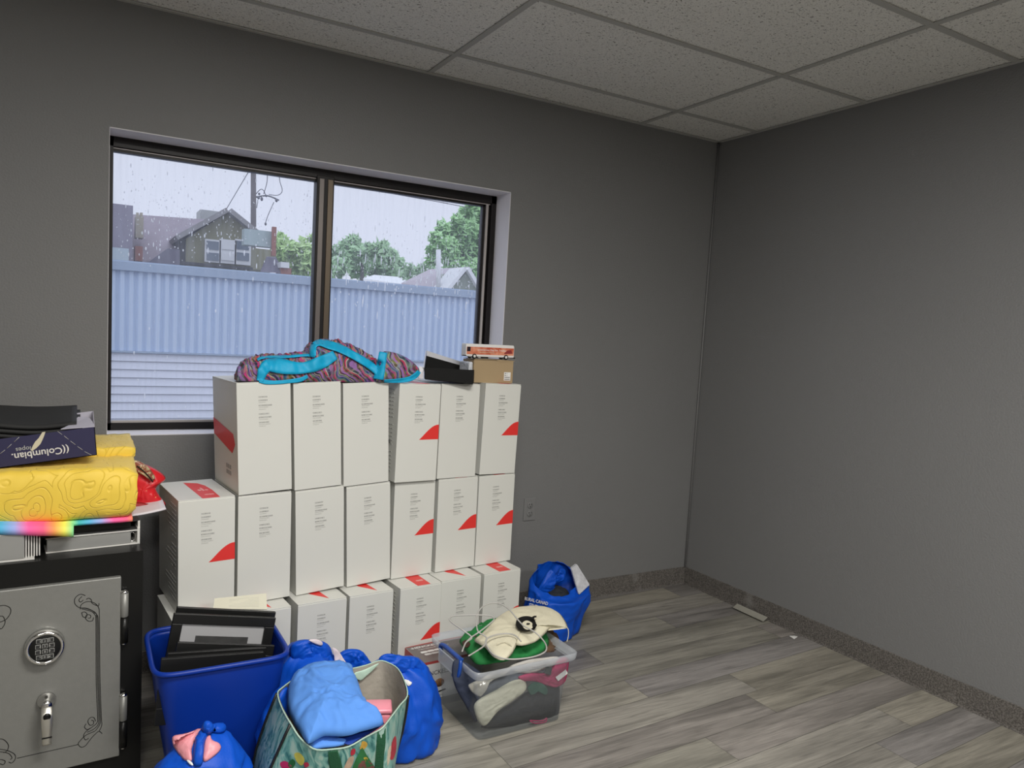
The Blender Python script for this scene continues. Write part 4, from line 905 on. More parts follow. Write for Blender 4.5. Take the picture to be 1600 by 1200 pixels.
# brown carton
fc = aty(772, 595, -.352); t = thing('brown_carton', 'small brown cardboard carton with white label at the right end of the stack', 'box', (fc.x, -.352+.06, ZT), -.04)
w_ = .192; bm = B(); box(bm, (-w_/2, -.055, 0), (w_/2, .055, .097), .0015); obj('carton_body', bm, TAN, t)
bm = B(); poly(bm, [(-w_/2-.001, -.057, .0975), (.01, -.057, .0995), (.03, -.057, .093), (w_/2+.004, -.057, .0965), (w_/2+.004, .055, .099), (-w_/2, .055, .100)], .002, (0, 0, 1)); obj('top_flap', bm, TAN, t)
cbox('bubble_wrap', (-w_/2-.02, -.05, 0), (-w_/2-.001, .05, .088), mat('bubble_wrap', (.6, .62, .66), .2, bump=.6, bscale=90), t, .006)
bm = B(); box(bm, (.052, -.0556, .012), (.084, -.0549, .048), 0, 0)
rd = random.Random(1)
for k in range(4):
    for j in range(4 if k > 1 else 2): box(bm, (.056+j*.0065+(0 if k > 1 else .003*j), -.0559, .041-k*.0085), (.0605+j*.0065, -.0555, .0445-k*.0085), 0, 1)
obj('shipping_label', bm, [WHITE, BLACK], t)
# toy bus
def busmat():
    m, nt, b = newmat('bus_advert_print'); t = N(nt, 'ShaderNodeTexCoord'); s_ = N(nt, 'ShaderNodeSeparateXYZ'); nt.links.new(t.outputs['Object'], s_.inputs[0])
    n = N(nt, 'ShaderNodeTexNoise', Scale=32.0, Detail=3.0); nt.links.new(t.outputs['Object'], n.inputs['Vector'])
    r = N(nt, 'ShaderNodeValToRGB'); r.color_ramp.elements[0].position = .35; r.color_ramp.elements[0].color = (.45, .06, .02, 1); r.color_ramp.elements[1].position = .62; r.color_ramp.elements[1].color = (.72, .30, .18, 1); nt.links.new(n.outputs['Fac'], r.inputs[0])
    a = N(nt, 'ShaderNodeMath', operation='MULTIPLY_ADD'); a.inputs[1].default_value = 14; a.inputs[2].default_value = -.35; nt.links.new(s_.outputs['Z'], a.inputs[0])
    bb = N(nt, 'ShaderNodeMath', operation='MULTIPLY_ADD'); bb.inputs[1].default_value = -5; bb.inputs[2].default_value = .15; nt.links.new(s_.outputs['X'], bb.inputs[0])
    mn = N(nt, 'ShaderNodeMath', operation='MULTIPLY', use_clamp=True); nt.links.new(a.outputs[0], mn.inputs[0]); nt.links.new(bb.outputs[0], mn.inputs[1])
    mx = N(nt, 'ShaderNodeMix', data_type='RGBA'); mx.inputs[7].default_value = (.32, .27, .24, 1); nt.links.new(mn.outputs[0], mx.inputs[0]); nt.links.new(r.outputs[0], mx.inputs[6]); nt.links.new(mx.outputs[2], b.inputs['Base Color']); b.inputs['Roughness'].default_value = .35; return m
bc = aty(764, 556, -.335); t = thing('toy_bus', 'white and orange model city bus standing on the brown carton', 'toy bus', (bc.x, -.325, ZT+.1018), -.02)
t.scale = (1.15, 1.15, 1.15)
bl_ = .205; WB = mat('white_toy_plastic', (.72, .70, .68), .3)
bm = B(); box(bm, (-bl_/2, -.02, .008), (bl_/2, .02, .052), .003); obj('bus_body', bm, WB, t)
cbox('roof', (-bl_/2+.001, -.019, .050), (bl_/2-.002, .019, .055), WB, t, .002)
bm = B(); box(bm, (-bl_/2+.003, -.0208, .0165), (bl_/2-.003, -.0198, .0440)); obj('side_print', bm, busmat(), t)
cbox('front_window', (-bl_/2+.004, -.0212, .027), (-bl_/2+.018, -.0207, .0435), mat('dark_tinted_window', (.02, .012, .02), .15), t)
bm = B(); poly(bm, [(.055, -.0214, .022), (.072, -.0214, .036), (.088, -.0214, .038), (.094, -.0214, .024)], .0004, (0, -1, 0)); obj('door_print', bm, mat('dark_red_print', (.25, .03, .03), .4), t)
text_obj('side_lettering', 'Education Beyond the Classroom' if False else 'orientation Day for Trades', .0095, WHITE, t, frame_mtx((.005, -.0212, .031), (1, 0, 0), (0, 0, 1)), xs=1.15)
text_obj('side_lettering', 'professional learning', .0065, mat('cream_print', (.6, .55, .4), .5), t, frame_mtx((-.015, -.0212, .0235), (1, 0, 0), (0, 0, 1)), xs=1.1)
for x_ in (-.067, .067):
    for y_ in (-.0225, .014):
        bm = B(); lathe(bm, [(.0085, 0), (.0095, .002), (.0095, .0065), (.0085, .0085)], 20, frame_mtx((x_, y_+.0085, .0095), (1, 0, 0), (0, 0, 1))); wh = obj('wheel', bm, BLACK, t, True)
        bm = B(); lathe(bm, [(.005, .0085), (.0055, .0092), (.002, .0092)], 16, frame_mtx((x_, y_+.0085, .0095), (1, 0, 0), (0, 0, 1))); obj('hubcap', bm, WB, wh, True)
bm = B(); box(bm, (-bl_/2-.003, -.021, .010), (-bl_/2+.002, -.0, .0125)); box(bm, (bl_/2-.002, -.021, .006), (bl_/2+.004, .02, .010)); obj('bumper', bm, BLACK, t)

# ================================================================== BLUE BIN AND FRAMES
t = thing('waste_bin', 'dark blue plastic waste bin full of black picture frames beside the safe', 'bin', (-2.768, -.805, 0))
loft('bin_shell', [(0, -.0, .0, .125, .125, 0, 6), (0, 0, .004, .128, .13, 0, 6), (0, 0, .2, .158, .148, 0, 6.5), (0, 0, .39, .182, .162, 0, 7), (0, 0, .405, .184, .164, 0, 7)], BLUEBIN, t, 96, amp=0, thick=.003, sub=3)
bm = B(); R = []
for k in range(96):
    a = 2*PI*k/96; c_, s_ = math.cos(a), math.sin(a); p = 2/7.0; R.append(Vector((.189*abs(c_)**p*math.copysign(1, c_), .169*abs(s_)**p*math.copysign(1, s_), .408)))
tube(bm, R, .0075, 10, closed=True); obj('rolled_rim', bm, BLUEBIN, t, True)
FR = mat('black_frame_moulding', (.009, .009, .009), .35, spec=.3); MATB = mat('grey_mount_board', (.33, .33, .34), .7); PIC = mat('dark_charcoal_picture', (.035, .035, .035), .6, var=.8, vscale=25)
def pframe(tlp, trp, y, hgt, lean, label, bw=.03, yr=None):
    a, b_ = aty(*tlp, y), aty(*trp, yr or y); x = (b_-a); w_ = x.length; x.normalize(); d = Vector((0, -lean, -1)); d = (d-x*d.dot(x)).normalized(); n = x.cross(-d); n = n if n.y < 0 else -n
    Mx = Matrix(((x.x, -d.x, n.x, a.x), (x.y, -d.y, n.y, a.y), (x.z, -d.z, n.z, a.z), (0, 0, 0, 1)))   # local: x right, y up, z to the viewer; origin top left
    t = thing('picture_frame', label, 'picture frame', (0, 0, 0), 0, 'black picture frames in the blue bin'); t.matrix_world = Mx @ Matrix.Translation((w_/2, -hgt, 0)); 
    for q0, q1 in (((-w_/2, hgt-bw), (w_/2, hgt)), ((-w_/2, 0), (w_/2, bw)), ((-w_/2, bw), (-w_/2+bw, hgt-bw)), ((w_/2-bw, bw), (w_/2, hgt-bw))):
        bm = B(); box(bm, (*q0, -.010), (*q1, .004), .002)
        obj('moulding', bm, FR, t)
    cbox('backing', (-w_/2+.005, .005, -.011), (w_/2-.005, hgt-.005, -.008), FR, t); cbox('mount', (-w_/2+bw-.003, bw-.003, -.007), (w_/2-bw+.003, hgt-bw+.003, -.004), MATB, t)
    cbox('picture', (-w_/2+bw+.045, bw+.03, -.004), (w_/2-bw-.045, hgt-bw-.035, -.0033), PIC, t); return t
def safe_low(tlp, trp, y): return None
pframe((277, 948), (431, 956), -.755, .27, .08, 'rearmost picture frame in the bin, only its black top edge and corner showing', .028)
pframe((272, 958), (431, 965), -.795, .27, .12, 'picture frame with grey mount and dark picture visible, second from the back')
pframe((277, 1003), (429, 1008), -.855, .22, .15, 'middle picture frame in the bin, crossing in front of the visible picture', .03)
pframe((262, 1020), (416, 1011), -.895, .20, .10, 'picture frame second from the front of the bin, tilted up to the right', .05)
pframe((252, 1029), (412, 1018), -.925, .19, .06, 'frontmost picture frame in the blue bin, lowest edge near the rim', .05)
# papers on the cartons
t = thing('paper_booklet', 'cream printed papers leaning on the cartons behind the picture frames', 'papers')
a, b_, c_, d_ = aty(333, 952, -.615), aty(335, 936, -.575), aty(416, 928, -.575), aty(417, 953, -.635)
a.z = max(a.z, .40); bm = B(); n_ = (b_-a).cross(c_-b_).normalized(); n_ = n_ if n_.z > 0 else -n_
poly(bm, [a, b_, c_, d_], .003, n_); CRM = mat('cream_paper', (.66, .64, .52), .7); obj('pages', bm, CRM, t)
bm = B()
for k in range(7):
    f0 = .18+k*.1; p, q = a.lerp(b_, f0).lerp(d_.lerp(c_, f0), .28), a.lerp(b_, f0).lerp(d_.lerp(c_, f0), .85); p += n_*.0034; q += n_*.0034; dn = (a-b_).normalized()*.0012; poly(bm, [p, q, q+dn, p+dn], .0002, n_)
obj('faint_print', bm, mat('faint_print', (.52, .51, .44), .7), t)

# ================================================================== HENCKELS BOX
t = thing('cookware_box', 'grey and white HENCKELS cookware box on the floor before the cartons', 'box', (-1.87, -.59, 0), .05)
TAUP = mat('taupe_print', (.17, .145, .14), .45); DRED = mat('brick_red_print', (.35, .05, .045), .45)
bm = B(); box(bm, (-.135, -.078, 0), (.135, .078, .152), .0015); obj('box_body', bm, mat('white_print_card', (.60, .59, .57), .4), t)
cbox('top_panel', (-.134, -.077, .1522), (.134, .077, .1528), TAUP, t)
bm = B(); box(bm, (-.135, -.0785, .143), (.135, -.0778, .1525)); box(bm, (-.1357, -.078, .03), (-.1348, .078, .152)); box(bm, (-.134, .068, .1528), (.134, .077, .1531)); obj('red_edge', bm, DRED, t)
text_obj('brand_text', 'HENCKELS', .020, WHITE, t, frame_mtx((-.055, .046, .1529), (1, 0, 0), (0, 1, 0)), bold=.0004, xs=1.25)
text_obj('brand_text', '12 piece cookware set of stainless steel', .0085, WHITE, t, frame_mtx((-.03, .030, .1529), (1, 0, 0), (0, 1, 0)), xs=1.0)
text_obj('brand_text', 'x', .016, WHITE, t, frame_mtx((-.118, .048, .1529), (1, 0, 0), (0, 1, 0)))
bm = B()
for j in range(2):
    for i in range(3):
        X, Y = -.085+i*.030+j*.006, .006-j*.022; P = [(X+.014*math.cos(k*PI/8)**1 if abs(math.cos(k*PI/8)) < .1 else X+.010*math.copysign(1, math.cos(k*PI/8))+.005*math.cos(k*PI/8), Y+.0075*math.sin(k*PI/8), .1529) for k in range(16)]
        poly(bm, P, .0003, (0, 0, 1))
obj('utensil_icons', bm, WHITE, t)
text_obj('brand_text', 'HENCKELS', .024, mat('charcoal_print', (.06, .06, .06), .5), t, frame_mtx((-.075, -.0787, .098), (1, 0, 0), (0, 0, 1)), xs=1.0)
bm = B(); lathe(bm, [(.021, 0), (.021, .0006)], 24, frame_mtx((-.058, -.0780, .062), (1, 0, 0), (0, 0, 1)) @ Matrix.Diagonal((1, .8, 1, 1))); obj('food_picture', bm, mat('food_photo_print', (.22, .10, .04), .5, var=.8, vscale=90), t)
bm = B(); lathe(bm, [(.014, 0), (.014, .0006)], 24, frame_mtx((-.103, -.0780, .066), (1, 0, 0), (0, 0, 1))); obj('food_picture', bm, mat('tomato_print', (.35, .03, .03), .5, var=.8, vscale=90), t)
bm = B(); poly(bm, [(-.07, -.0783, .028), (-.03, -.0783, .033), (-.028, -.0783, .028), (-.065, -.0783, .023)], .0004, (0, -1, 0)); obj('knife_picture', bm, BLACK, t)
text_obj('small_text', 'cook with confidence', .007, PRINT, t, frame_mtx((-.07, -.0785, .010), (1, 0, 0), (0, 0, 1)))

# ================================================================== CLEAR STORAGE BIN
def plastic():
    m = bpy.data.materials.new('clear_polypropylene'); m.use_nodes = True; nt = m.node_tree; nt.nodes.clear()
    o = N(nt, 'ShaderNodeOutputMaterial'); tr = N(nt, 'ShaderNodeBsdfTransparent'); tr.inputs[0].default_value = (.93, .94, .95, 1); df = N(nt, 'ShaderNodeBsdfDiffuse'); df.inputs[0].default_value = (.62, .65, .70, 1)
    gl = N(nt, 'ShaderNodeBsdfGlossy', Roughness=.12); m1 = N(nt, 'ShaderNodeMixShader'); m1.inputs[0].default_value = .045; m2 = N(nt, 'ShaderNodeMixShader'); m2.inputs[0].default_value = .05
    nt.links.new(tr.outputs[0], m1.inputs[1]); nt.links.new(df.outputs[0], m1.inputs[2]); nt.links.new(m1.outputs[0], m2.inputs[1]); nt.links.new(gl.outputs[0], m2.inputs[2]); nt.links.new(m2.outputs[0], o.inputs[0]); return m
CLP = plastic()
def plastic2():
    m = plastic(); m.name = 'frosted_rim_plastic'
    for n in m.node_tree.nodes:
        if n.type == 'MIX_SHADER' and abs(n.inputs[0].default_value-.045) < .001: n.inputs[0].default_value = .38
    return m
CLR = plastic2(); BCX, BCY = -1.757, -.848
bin_ = thing('storage_bin', 'clear plastic storage bin full of clothes with one blue clip handle', 'storage bin', (BCX, BCY, 0), .02)
PW_ = 15
def sqr(rx, ry, z, p=PW_, n=120):
    return [Vector((rx*abs(math.cos(2*PI*k/n))**(2/p)*math.copysign(1, math.cos(2*PI*k/n)), ry*abs(math.sin(2*PI*k/n))**(2/p)*math.copysign(1, math.sin(2*PI*k/n)), z)) for k in range(n)]
bm = B(); V = grid_surf(bm, [sqr(.160, .130, .001), sqr(.176, .147, .004), sqr(.185, .153, .12), sqr(.197, .162, .235)], True); cap(bm, V[0]); o_ = obj('bin_wall', bm, CLP, bin_, True); md = o_.modifiers.new('t', 'SOLIDIFY'); md.thickness = .002
bm = B(); grid_surf(bm, [sqr(.197, .162, .232), sqr(.212, .174, .234), sqr(.217, .178, .240), sqr(.219, .180, .262), sqr(.215, .176, .264), sqr(.205, .168, .252), sqr(.199, .163, .240)], True); obj('bin_rim', bm, CLR, bin_, True)
BCLIP = mat('blue_clip_plastic', (.008, .06, .32), .35)
bm = B(); tube(bm, catmull([(-.222, .060, .232), (-.224, .072, .262), (-.222, .05, .273), (-.222, 0, .274), (-.222, -.07, .272), (-.226, -.084, .258), (-.230, -.082, .222), (-.230, -.062, .206), (-.228, -.04, .204)], 4, False), .0075, 8); box(bm, (-.226, -.07, .264), (-.205, .065, .271), .002); hdl = obj('clip_handle', bm, BCLIP, bin_, True)
cbox('clip_panel', (-.238, -.058, .212), (-.232, .06, .262), CLR, hdl, .002)
inside = []
def pile(name, pts, up, h, m, label, cat, amp=.006, fs=16, seed=1, low=.3, grp='clothes packed in the clear bin'):
    c = sum((Vector(p) for p in pts), Vector())/len(pts); off = Vector((c.x, c.y, min(p[2] for p in pts)))
    o = puff(name, [Vector(p)-off for p in pts], up, h, m, None, amp=amp, fs=fs, seed=seed, n=5, low=low); o.location = off; tag(o, label, cat, grp); return o
def bl(u, v, w): return (BCX+u, BCY+v, w)        # bin local
CLT = [('cream_towel', (.62, .60, .47)), ('charcoal_trousers', (.022, .024, .028)), ('magenta_cloth', (.42, .035, .12)), ('navy_shirt', (.035, .045, .08)), ('off_white_cloth', (.5, .48, .42)), ('slate_cloth', (.10, .115, .14)), ('dark_green_print_cloth', (.02, .09, .06)), ('white_sleeve', (.5, .48, .45))]
MT = {n: mat(n+'_fabric', c_, .85, var=.15, vscale=20, bump=.2, bscale=90, ridge=.5, rscale=14) for n, c_ in CLT}
yb = -.147
def fpile(name, P, y, h, label, cat, seed, amp=.004):    # cloth pressed to the front wall: traced outline, bulging forward
    pts = [aty(x, y_, BCY+y) for x, y_ in P]; c = sum(pts, Vector())/len(pts); o = puff(name, [p-c for p in pts], (.03, -1, 0), h, MT[name], None, amp=amp, fs=22, seed=seed, n=5, low=1.6); o.location = c; return tag(o, label, cat, 'clothes packed in the clear bin')
fpile('charcoal_trousers', [(752, 1137), (770, 1118), (800, 1098), (825, 1080), (850, 1070), (872, 1066), (874, 1095), (870, 1118), (838, 1126), (795, 1135)], -.10, .02, 'dark charcoal garment filling the lower front of the clear bin', 'clothing', 1)
fpile('navy_shirt', [(712, 1030), (740, 1042), (760, 1060), (770, 1085), (750, 1115), (742, 1128), (726, 1100), (712, 1075), (706, 1050)], -.08, .015, 'navy garment pressed in the left end of the clear bin', 'clothing', 2)
fpile('slate_cloth', [(742, 1085), (756, 1072), (775, 1058), (800, 1045), (832, 1044), (826, 1060), (800, 1068), (775, 1080), (752, 1095)], -.105, .014, 'slate blue folded cloth above the cream roll in the clear bin', 'clothing', 3)
fpile('cream_towel', [(741, 1101), (752, 1090), (775, 1078), (800, 1064), (818, 1062), (823, 1074), (810, 1087), (785, 1104), (765, 1122), (756, 1134), (748, 1128), (742, 1115)], -.122, .018, 'rolled cream towel showing through the front of the clear bin', 'towel', 4, .003)
fpile('off_white_cloth', [(732, 1070), (748, 1064), (765, 1052), (785, 1045), (800, 1042), (792, 1050), (770, 1060), (758, 1074), (750, 1088), (738, 1082)], -.118, .010, 'thin off white cloth bunched near the upper left of the clear bin', 'clothing', 5)
fpile('white_sleeve', [(795, 1042), (820, 1032), (845, 1028), (872, 1026), (870, 1036), (850, 1046), (825, 1052), (805, 1050)], -.115, .010, 'white garment with small logo under the bin rim', 'clothing', 6)
fpile('magenta_cloth', [(810, 1057), (830, 1052), (850, 1056), (864, 1046), (872, 1030), (888, 1028), (887, 1050), (882, 1066), (868, 1074), (850, 1070), (832, 1064), (815, 1064)], -.12, .012, 'magenta pink garment with white tags at the right of the clear bin', 'clothing', 7)
fpile('dark_green_print_cloth', [(824, 1075), (834, 1066), (848, 1068), (856, 1078), (852, 1086), (838, 1080), (830, 1086)], -.125, .006, 'small dark green printed cloth below the magenta garment', 'clothing', 8, .002)
o_ = bpy.data.objects['magenta_cloth']
for P in ([(853, 1041), (863, 1043), (860, 1055), (850, 1052)],):
    bm = B(); poly(bm, [aty(x, y, BCY-.139)-o_.location for x, y in P], .001, (0, -1, 0)); obj('grey_tag', bm, mat('dark_grey_label', (.06, .065, .065), .5), o_)
bm = B(); poly(bm, [aty(x, y, BCY-.139)-o_.location for x, y in ((868, 1058), (884, 1046), (887, 1052), (872, 1064))], .001, (0, -1, 0)); obj('white_tag', bm, WHITE, o_)
bm = B(); tube(bm, catmull([aty(x, y, BCY-.134) for x, y in ((828, 1126), (836, 1130), (852, 1128), (854, 1122), (848, 1126), (835, 1126))], 4), .002, 6, closed=True); 
tag(obj('pink_plastic_hook', bm, mat('pink_plastic', (.5, .05, .15), .4), None, True), 'small pink plastic loop at the bottom of the clear bin', 'hook')
# green cloth heaped at the top, canvas pouch, wire coil
GRN = mat('green_cotton', (.012, .20, .045), .8, var=.2, vscale=14, bump=.1, bscale=90, ridge=.6, rscale=12); BRN = mat('brown_knit', (.10, .055, .03), .9, var=.4, vscale=40, bump=.6, bscale=120)
def top(P, z): return [atz(x, y, z) for x, y in P]
pile('green_garment', top([(718, 1000), (735, 988), (758, 974), (800, 972), (852, 985), (858, 1005), (842, 1022), (800, 1031), (765, 1038), (742, 1036), (727, 1018)], .242), (0, 0, 1), .03, GRN, 'bright green garment heaped on top in the clear bin', 'clothing', .020, 18, 2, .5)
pile('brown_knit', top([(848, 985), (862, 986), (874, 1000), (868, 1016), (850, 1018), (846, 1000)], .225), (0, 0, 1), .02, BRN, 'fuzzy brown knit at the right end of the clear bin', 'clothing', .008, 30, 4, .5)
pile('brown_strip', top([(722, 1003), (735, 998), (752, 990), (757, 994), (744, 1003), (728, 1012)], .262), (0, 0, 1), .006, mat('dark_brown_strap', (.05, .02, .012), .8), 'dark brown strap lying across the green garment', 'strap', .002, 30, 4, .5)
CANV = mat('natural_canvas', (.66, .62, .47), .85, var=.05, vscale=20, bump=.15, bscale=200, ridge=.12, rscale=9)
PP = [(741, 1001), (750, 992), (762, 980), (778, 964), (800, 952), (826, 947), (850, 948), (868, 954), (880, 965), (887, 980), (880, 982), (862, 980), (850, 992), (836, 1003), (815, 1009), (798, 1006), (804, 1012), (798, 1024), (786, 1032), (770, 1026), (758, 1012)]
pts = [atz(x, y, .300+max(0, (1000-y))*.0004) for x, y in PP]; c = sum(pts, Vector())/len(pts)
pouch = thing('canvas_pouch', 'cream canvas drawstring pouch with black head logo lying on the clear bin', 'pouch', tuple(c))
pb = puff('pouch_body', [p-c for p in pts], (0, -.2, 1), .022, CANV, pouch, amp=.004, fs=18, seed=6, n=4, low=.2)
def onpouch(P, dz=.0): return [atz(x, y, .318+max(0, (1000-y))*.0004+dz)-c for x, y in P]
def decal(P, m, name, dz, n=4):
    bm = B(); poly(bm, catmull(onpouch(P, dz), n), .001, (0, 0, 1)); return obj(name, bm, m, pouch)
decal([(806, 975), (808, 968), (815, 964), (824, 963), (832, 965), (836, 970), (838, 978), (834, 984), (824, 986), (814, 985), (808, 981)], BLACK, 'head_logo', .013)
decal([(816, 974), (822, 970), (829, 972), (833, 977), (831, 982), (824, 984), (818, 981)], CANV, 'face_logo', .015)
for P in ([(829, 966), (836, 962), (834, 968)], [(833, 974), (839, 976), (837, 980), (832, 979)], [(823, 974), (828, 974), (827, 976), (823, 976)], [(835, 964), (838, 962), (838, 965)]): decal(P, BLACK, 'logo_detail', .017, 2)
bm = B(); tube(bm, catmull(onpouch([(800, 1008), (792, 1004), (786, 1003), (776, 1006)], .008), 5, False), .0015, 5); tube(bm, catmull(onpouch([(884, 978), (888, 984), (888, 994), (886, 1002)], .0), 5, False), .0015, 5); obj('drawstring', bm, CANV, pouch, True)
bm = B()
CP = [[(722, 1018), (728, 1004), (737, 996), (722, 984), (705, 972), (703, 966), (712, 962), (745, 961), (765, 962), (772, 967), (766, 974), (748, 988), (736, 996), (728, 1004)],
      [(745, 980), (744, 965), (752, 950), (765, 943), (780, 943), (795, 952), (808, 967), (818, 978)], [(818, 978), (836, 988), (850, 1002), (854, 1014), (846, 1022), (825, 1028), (795, 1030), (775, 1025), (764, 1015), (759, 1003), (762, 997), (775, 992), (792, 990), (805, 993), (814, 1002)],
      [(745, 980), (748, 988), (760, 996), (757, 1008), (745, 1017), (732, 1025)]]
for P in CP:
    tube(bm, catmull([atz(x, y, .345+.0008*max(0, 1000-y) if y < 990 else .338) for x, y in P], 5, False), .0026, 7)
tag(obj('coaxial_cable', bm, mat('light_grey_cable', (.42, .41, .39), .4), None, True), 'loose loops of light grey cable over the clear bin and pouch', 'cable')

# ================================================================== BAGS
def patch(name, tr, outline, m, parent, off=.002, h=.004, rings=7, n=4, back=None, amp=0, loc=Vector(), thick=.0012):
    """a piece of cloth or print lying on the surface tr: each point dropped on it, lifted off along the surface normal"""
    rim = catmull([Vector((x, y, 0)) for x, y in outline], n); c = sum(rim, Vector())/len(rim); bm = B(); rows = []; last = None; l0_ = hit(tr, c.x, c.y)[0]; dist = (l0_-CAMP).length if l0_ is not None else 2.2
    for i in range(rings+1):
        s = 1-i/rings*.97; row = []
        for p in rim:
            q = c+(p-c)*s; l, nn, _, _ = hit(tr, q.x, q.y)
            if l is None: l = CAMP+ray(q.x, q.y).normalized()*dist; nn = (CAMP-l).normalized()
            if nn.dot(CAMP-l) < 0: nn = -nn
            last = (l, nn); f = amp*fold(l, 30, 3) if amp else 0
            row.append(l+nn*(off+h*(1-s**3)+f)-loc)
        rows.append(row)
    V = grid_surf(bm, rows, True); cap(bm, V[-1]); o = obj(name, bm, m, parent, True)
    if thick: md = o.modifiers.new('t', 'SOLIDIFY'); md.thickness = thick
    return o
PINK = mat('pink_plastic_bag', (.75, .30, .34), .45, var=.12, vscale=25, bump=.3, bscale=40)
LBLUE = mat('light_blue_shirt', (.10, .27, .70), .75, var=.05, vscale=10, ridge=.45, rscale=8, spec=.2)
FOLDSH = mat('painted_fold_shade', (.006, .04, .28), .7)  # darker blue of the shirt, shade painted into the colour
PRNTC = mat('pink_white_print_cloth', (.72, .62, .66), .6, var=.35, vscale=60)
def bag(name, label, c, rings, amp, seed, cat='bag', mt=BLUEBAG, grp='blue shopping bags on the floor', fs=9, captop=False, vert=.55):
    t = thing(name, label, cat, (c[0], c[1], 0), 0, grp); o = loft('bag_body', rings, mt, t, 84, amp=amp, fs=fs, seed=seed, thick=.0015, captop=captop, sub=7, vert=vert); return t, o
# bag at the far right, by the wall
t, o = bag('shopping_bag', 'blue shopping bag with white lettering by the far wall, holding a clear plastic packet', (-1.137, -.31),
           [(-.03, 0, .001, .09, .09, .2, 3.2), (-.02, 0, .012, .115, .11, .2, 3), (-.01, 0, .10, .130, .12, .2, 2.6), (.015, 0, .165, .158, .125, .3, 2.3), (.020, 0, .205, .160, .12, .3, 2.2, .015), (.01, .01, .235, .140, .105, .3, 2.4, .045), (-.00, .02, .255, .115, .085, .3, 2.2, .050)], .020, 4)
tr = bvh(o)
loc = Vector((-1.137, -.31, 0))
rows = [(858, 905, 870, 886), (870, 886, 884, 893), (884, 893, 892, 884), (892, 884, 903, 893)]
puff('gathered_top', [aty(x, y, -.30)-loc for x, y in ((840, 924), (848, 905), (860, 889), (868, 898), (875, 888), (884, 891), (882, 905), (868, 913), (860, 926))], (-.2, -1, .2), .02, BLUEBAG, t, amp=.010, fs=26, seed=8, n=4, low=.6)
puff('opening_shade', [Vector((.06, -.02, .17)), Vector((.02, .05, .19)), Vector((-.05, .03, .18)), Vector((-.06, -.03, .17)), Vector((0, -.07, .165))], (0, 0, 1), .04, mat('painted_opening_shade', (.015, .018, .025), .85, ridge=.5, rscale=20), t, amp=.010, fs=20)  # near-black puff added to paint the bag opening's dark interior
bm = B(); a, b_, c_, d_ = aty(893, 889, -.335), aty(902, 882, -.325), aty(922, 914, -.365), aty(905, 930, -.39)
poly(bm, [p-loc for p in (a, b_, c_, d_)], .022, (.2, 1, 0)); bmesh.ops.bevel(bm, geom=bm.edges[:], offset=.003, segments=2, affect='EDGES')
obj('plastic_packet', bm, mat('clear_packet', (.55, .55, .58), .15, var=.35, vscale=50, bump=.6, bscale=45), t)
def surf_text(tr, s_, size, m, par, p0, p1, off, loc):     # lettering laid on a bag between two points
    l0, n0, _, _ = hit(tr, *p0); l1, n1, _, _ = hit(tr, *p1)
    if l0 is None or l1 is None: return
    n = (n0+n1).normalized(); n = n if n.dot(CAMP-l0) > 0 else -n; x = (l1-l0).normalized(); y = n.cross(x)
    text_obj('lettering', s_, size, m, par, frame_mtx((l0+l1)/2+n*off-loc, x, y), bold=.0005)
surf_text(tr, 'RURAL CANAD', .020, WHITE, t, (826, 938), (856, 945), .016, loc); surf_text(tr, 'STUD', .020, WHITE, t, (826, 946), (846, 951), .016, loc)
# bag behind the tote
t, o = bag('shopping_bag', 'large royal blue bag slumped between the blue bin and the cookware box, behind the tote', (-2.455, -.775),
           [(0, 0, .001, .12, .10, 0, 2.8), (0, 0, .012, .15, .13, 0, 2.6), (-.01, -.01, .10, .165, .150, 0, 2.4), (-.01, 0, .19, .140, .135, 0, 2.2), (-.01, .0, .26, .105, .105, 0, 2.1), (-.015, .0, .31, .080, .08, 0, 2.2), (-.012, .0, .335, .05, .05, 0, 2), (-.01, 0, .338, .02, .02, 0, 2)], .026, 2, captop=True)
tr = bvh(o); loc = Vector((-2.455, -.775, 0))
puff('gathered_top', [aty(x, y, -.80)-loc for x, y in ((452, 1022), (454, 1008), (464, 1001), (480, 999), (500, 1001), (514, 1008), (520, 1022), (522, 1036), (500, 1044), (470, 1044), (455, 1036))], (-.1, -1, .5), .035, BLUEBAG, t, amp=.010, fs=22, seed=4, n=4, low=.8)
puff('fallen_handle', [aty(x, y, -.79)-loc for x, y in ((528, 1024), (540, 1015), (556, 1014), (566, 1018), (576, 1030), (584, 1042), (565, 1048), (545, 1050), (532, 1040))], (0, -1, .5), .025, BLUEBAG, t, amp=.010, fs=24, seed=6, n=4, low=.8)
puff('printed_panel', [aty(x, y, -.835)-loc for x, y in ((519, 1012), (528, 1016), (536, 1028), (542, 1038), (536, 1042), (524, 1038), (522, 1025))], (0, -1, .3), .004, PRNTC, t, amp=.002, fs=24, seed=6, n=3)
puff('printed_panel', [aty(x, y, -.835)-loc for x, y in ((482, 1000), (496, 999), (504, 1004), (502, 1009), (490, 1005))], (0, -1, .3), .004, PRNTC, t, amp=.001, fs=24, seed=6, n=3)
loft('side_bulge', [(q[0]+2.455-2.635, q[1]+.775-.998, *q[2:]) for q in ((0, 0, .001, .03, .035, 0, 2.4), (0, 0, .05, .042, .036, 0, 2.4), (0, 0, .15, .047, .036, 0, 2.2), (.004, 0, .24, .042, .033, 0, 2.1), (.02, 0, .30, .025, .025, 0, 2), (.03, 0, .325, .008, .008, 0, 2))], BLUEBAG, t, 48, amp=.008, fs=12, seed=11, captop=True)
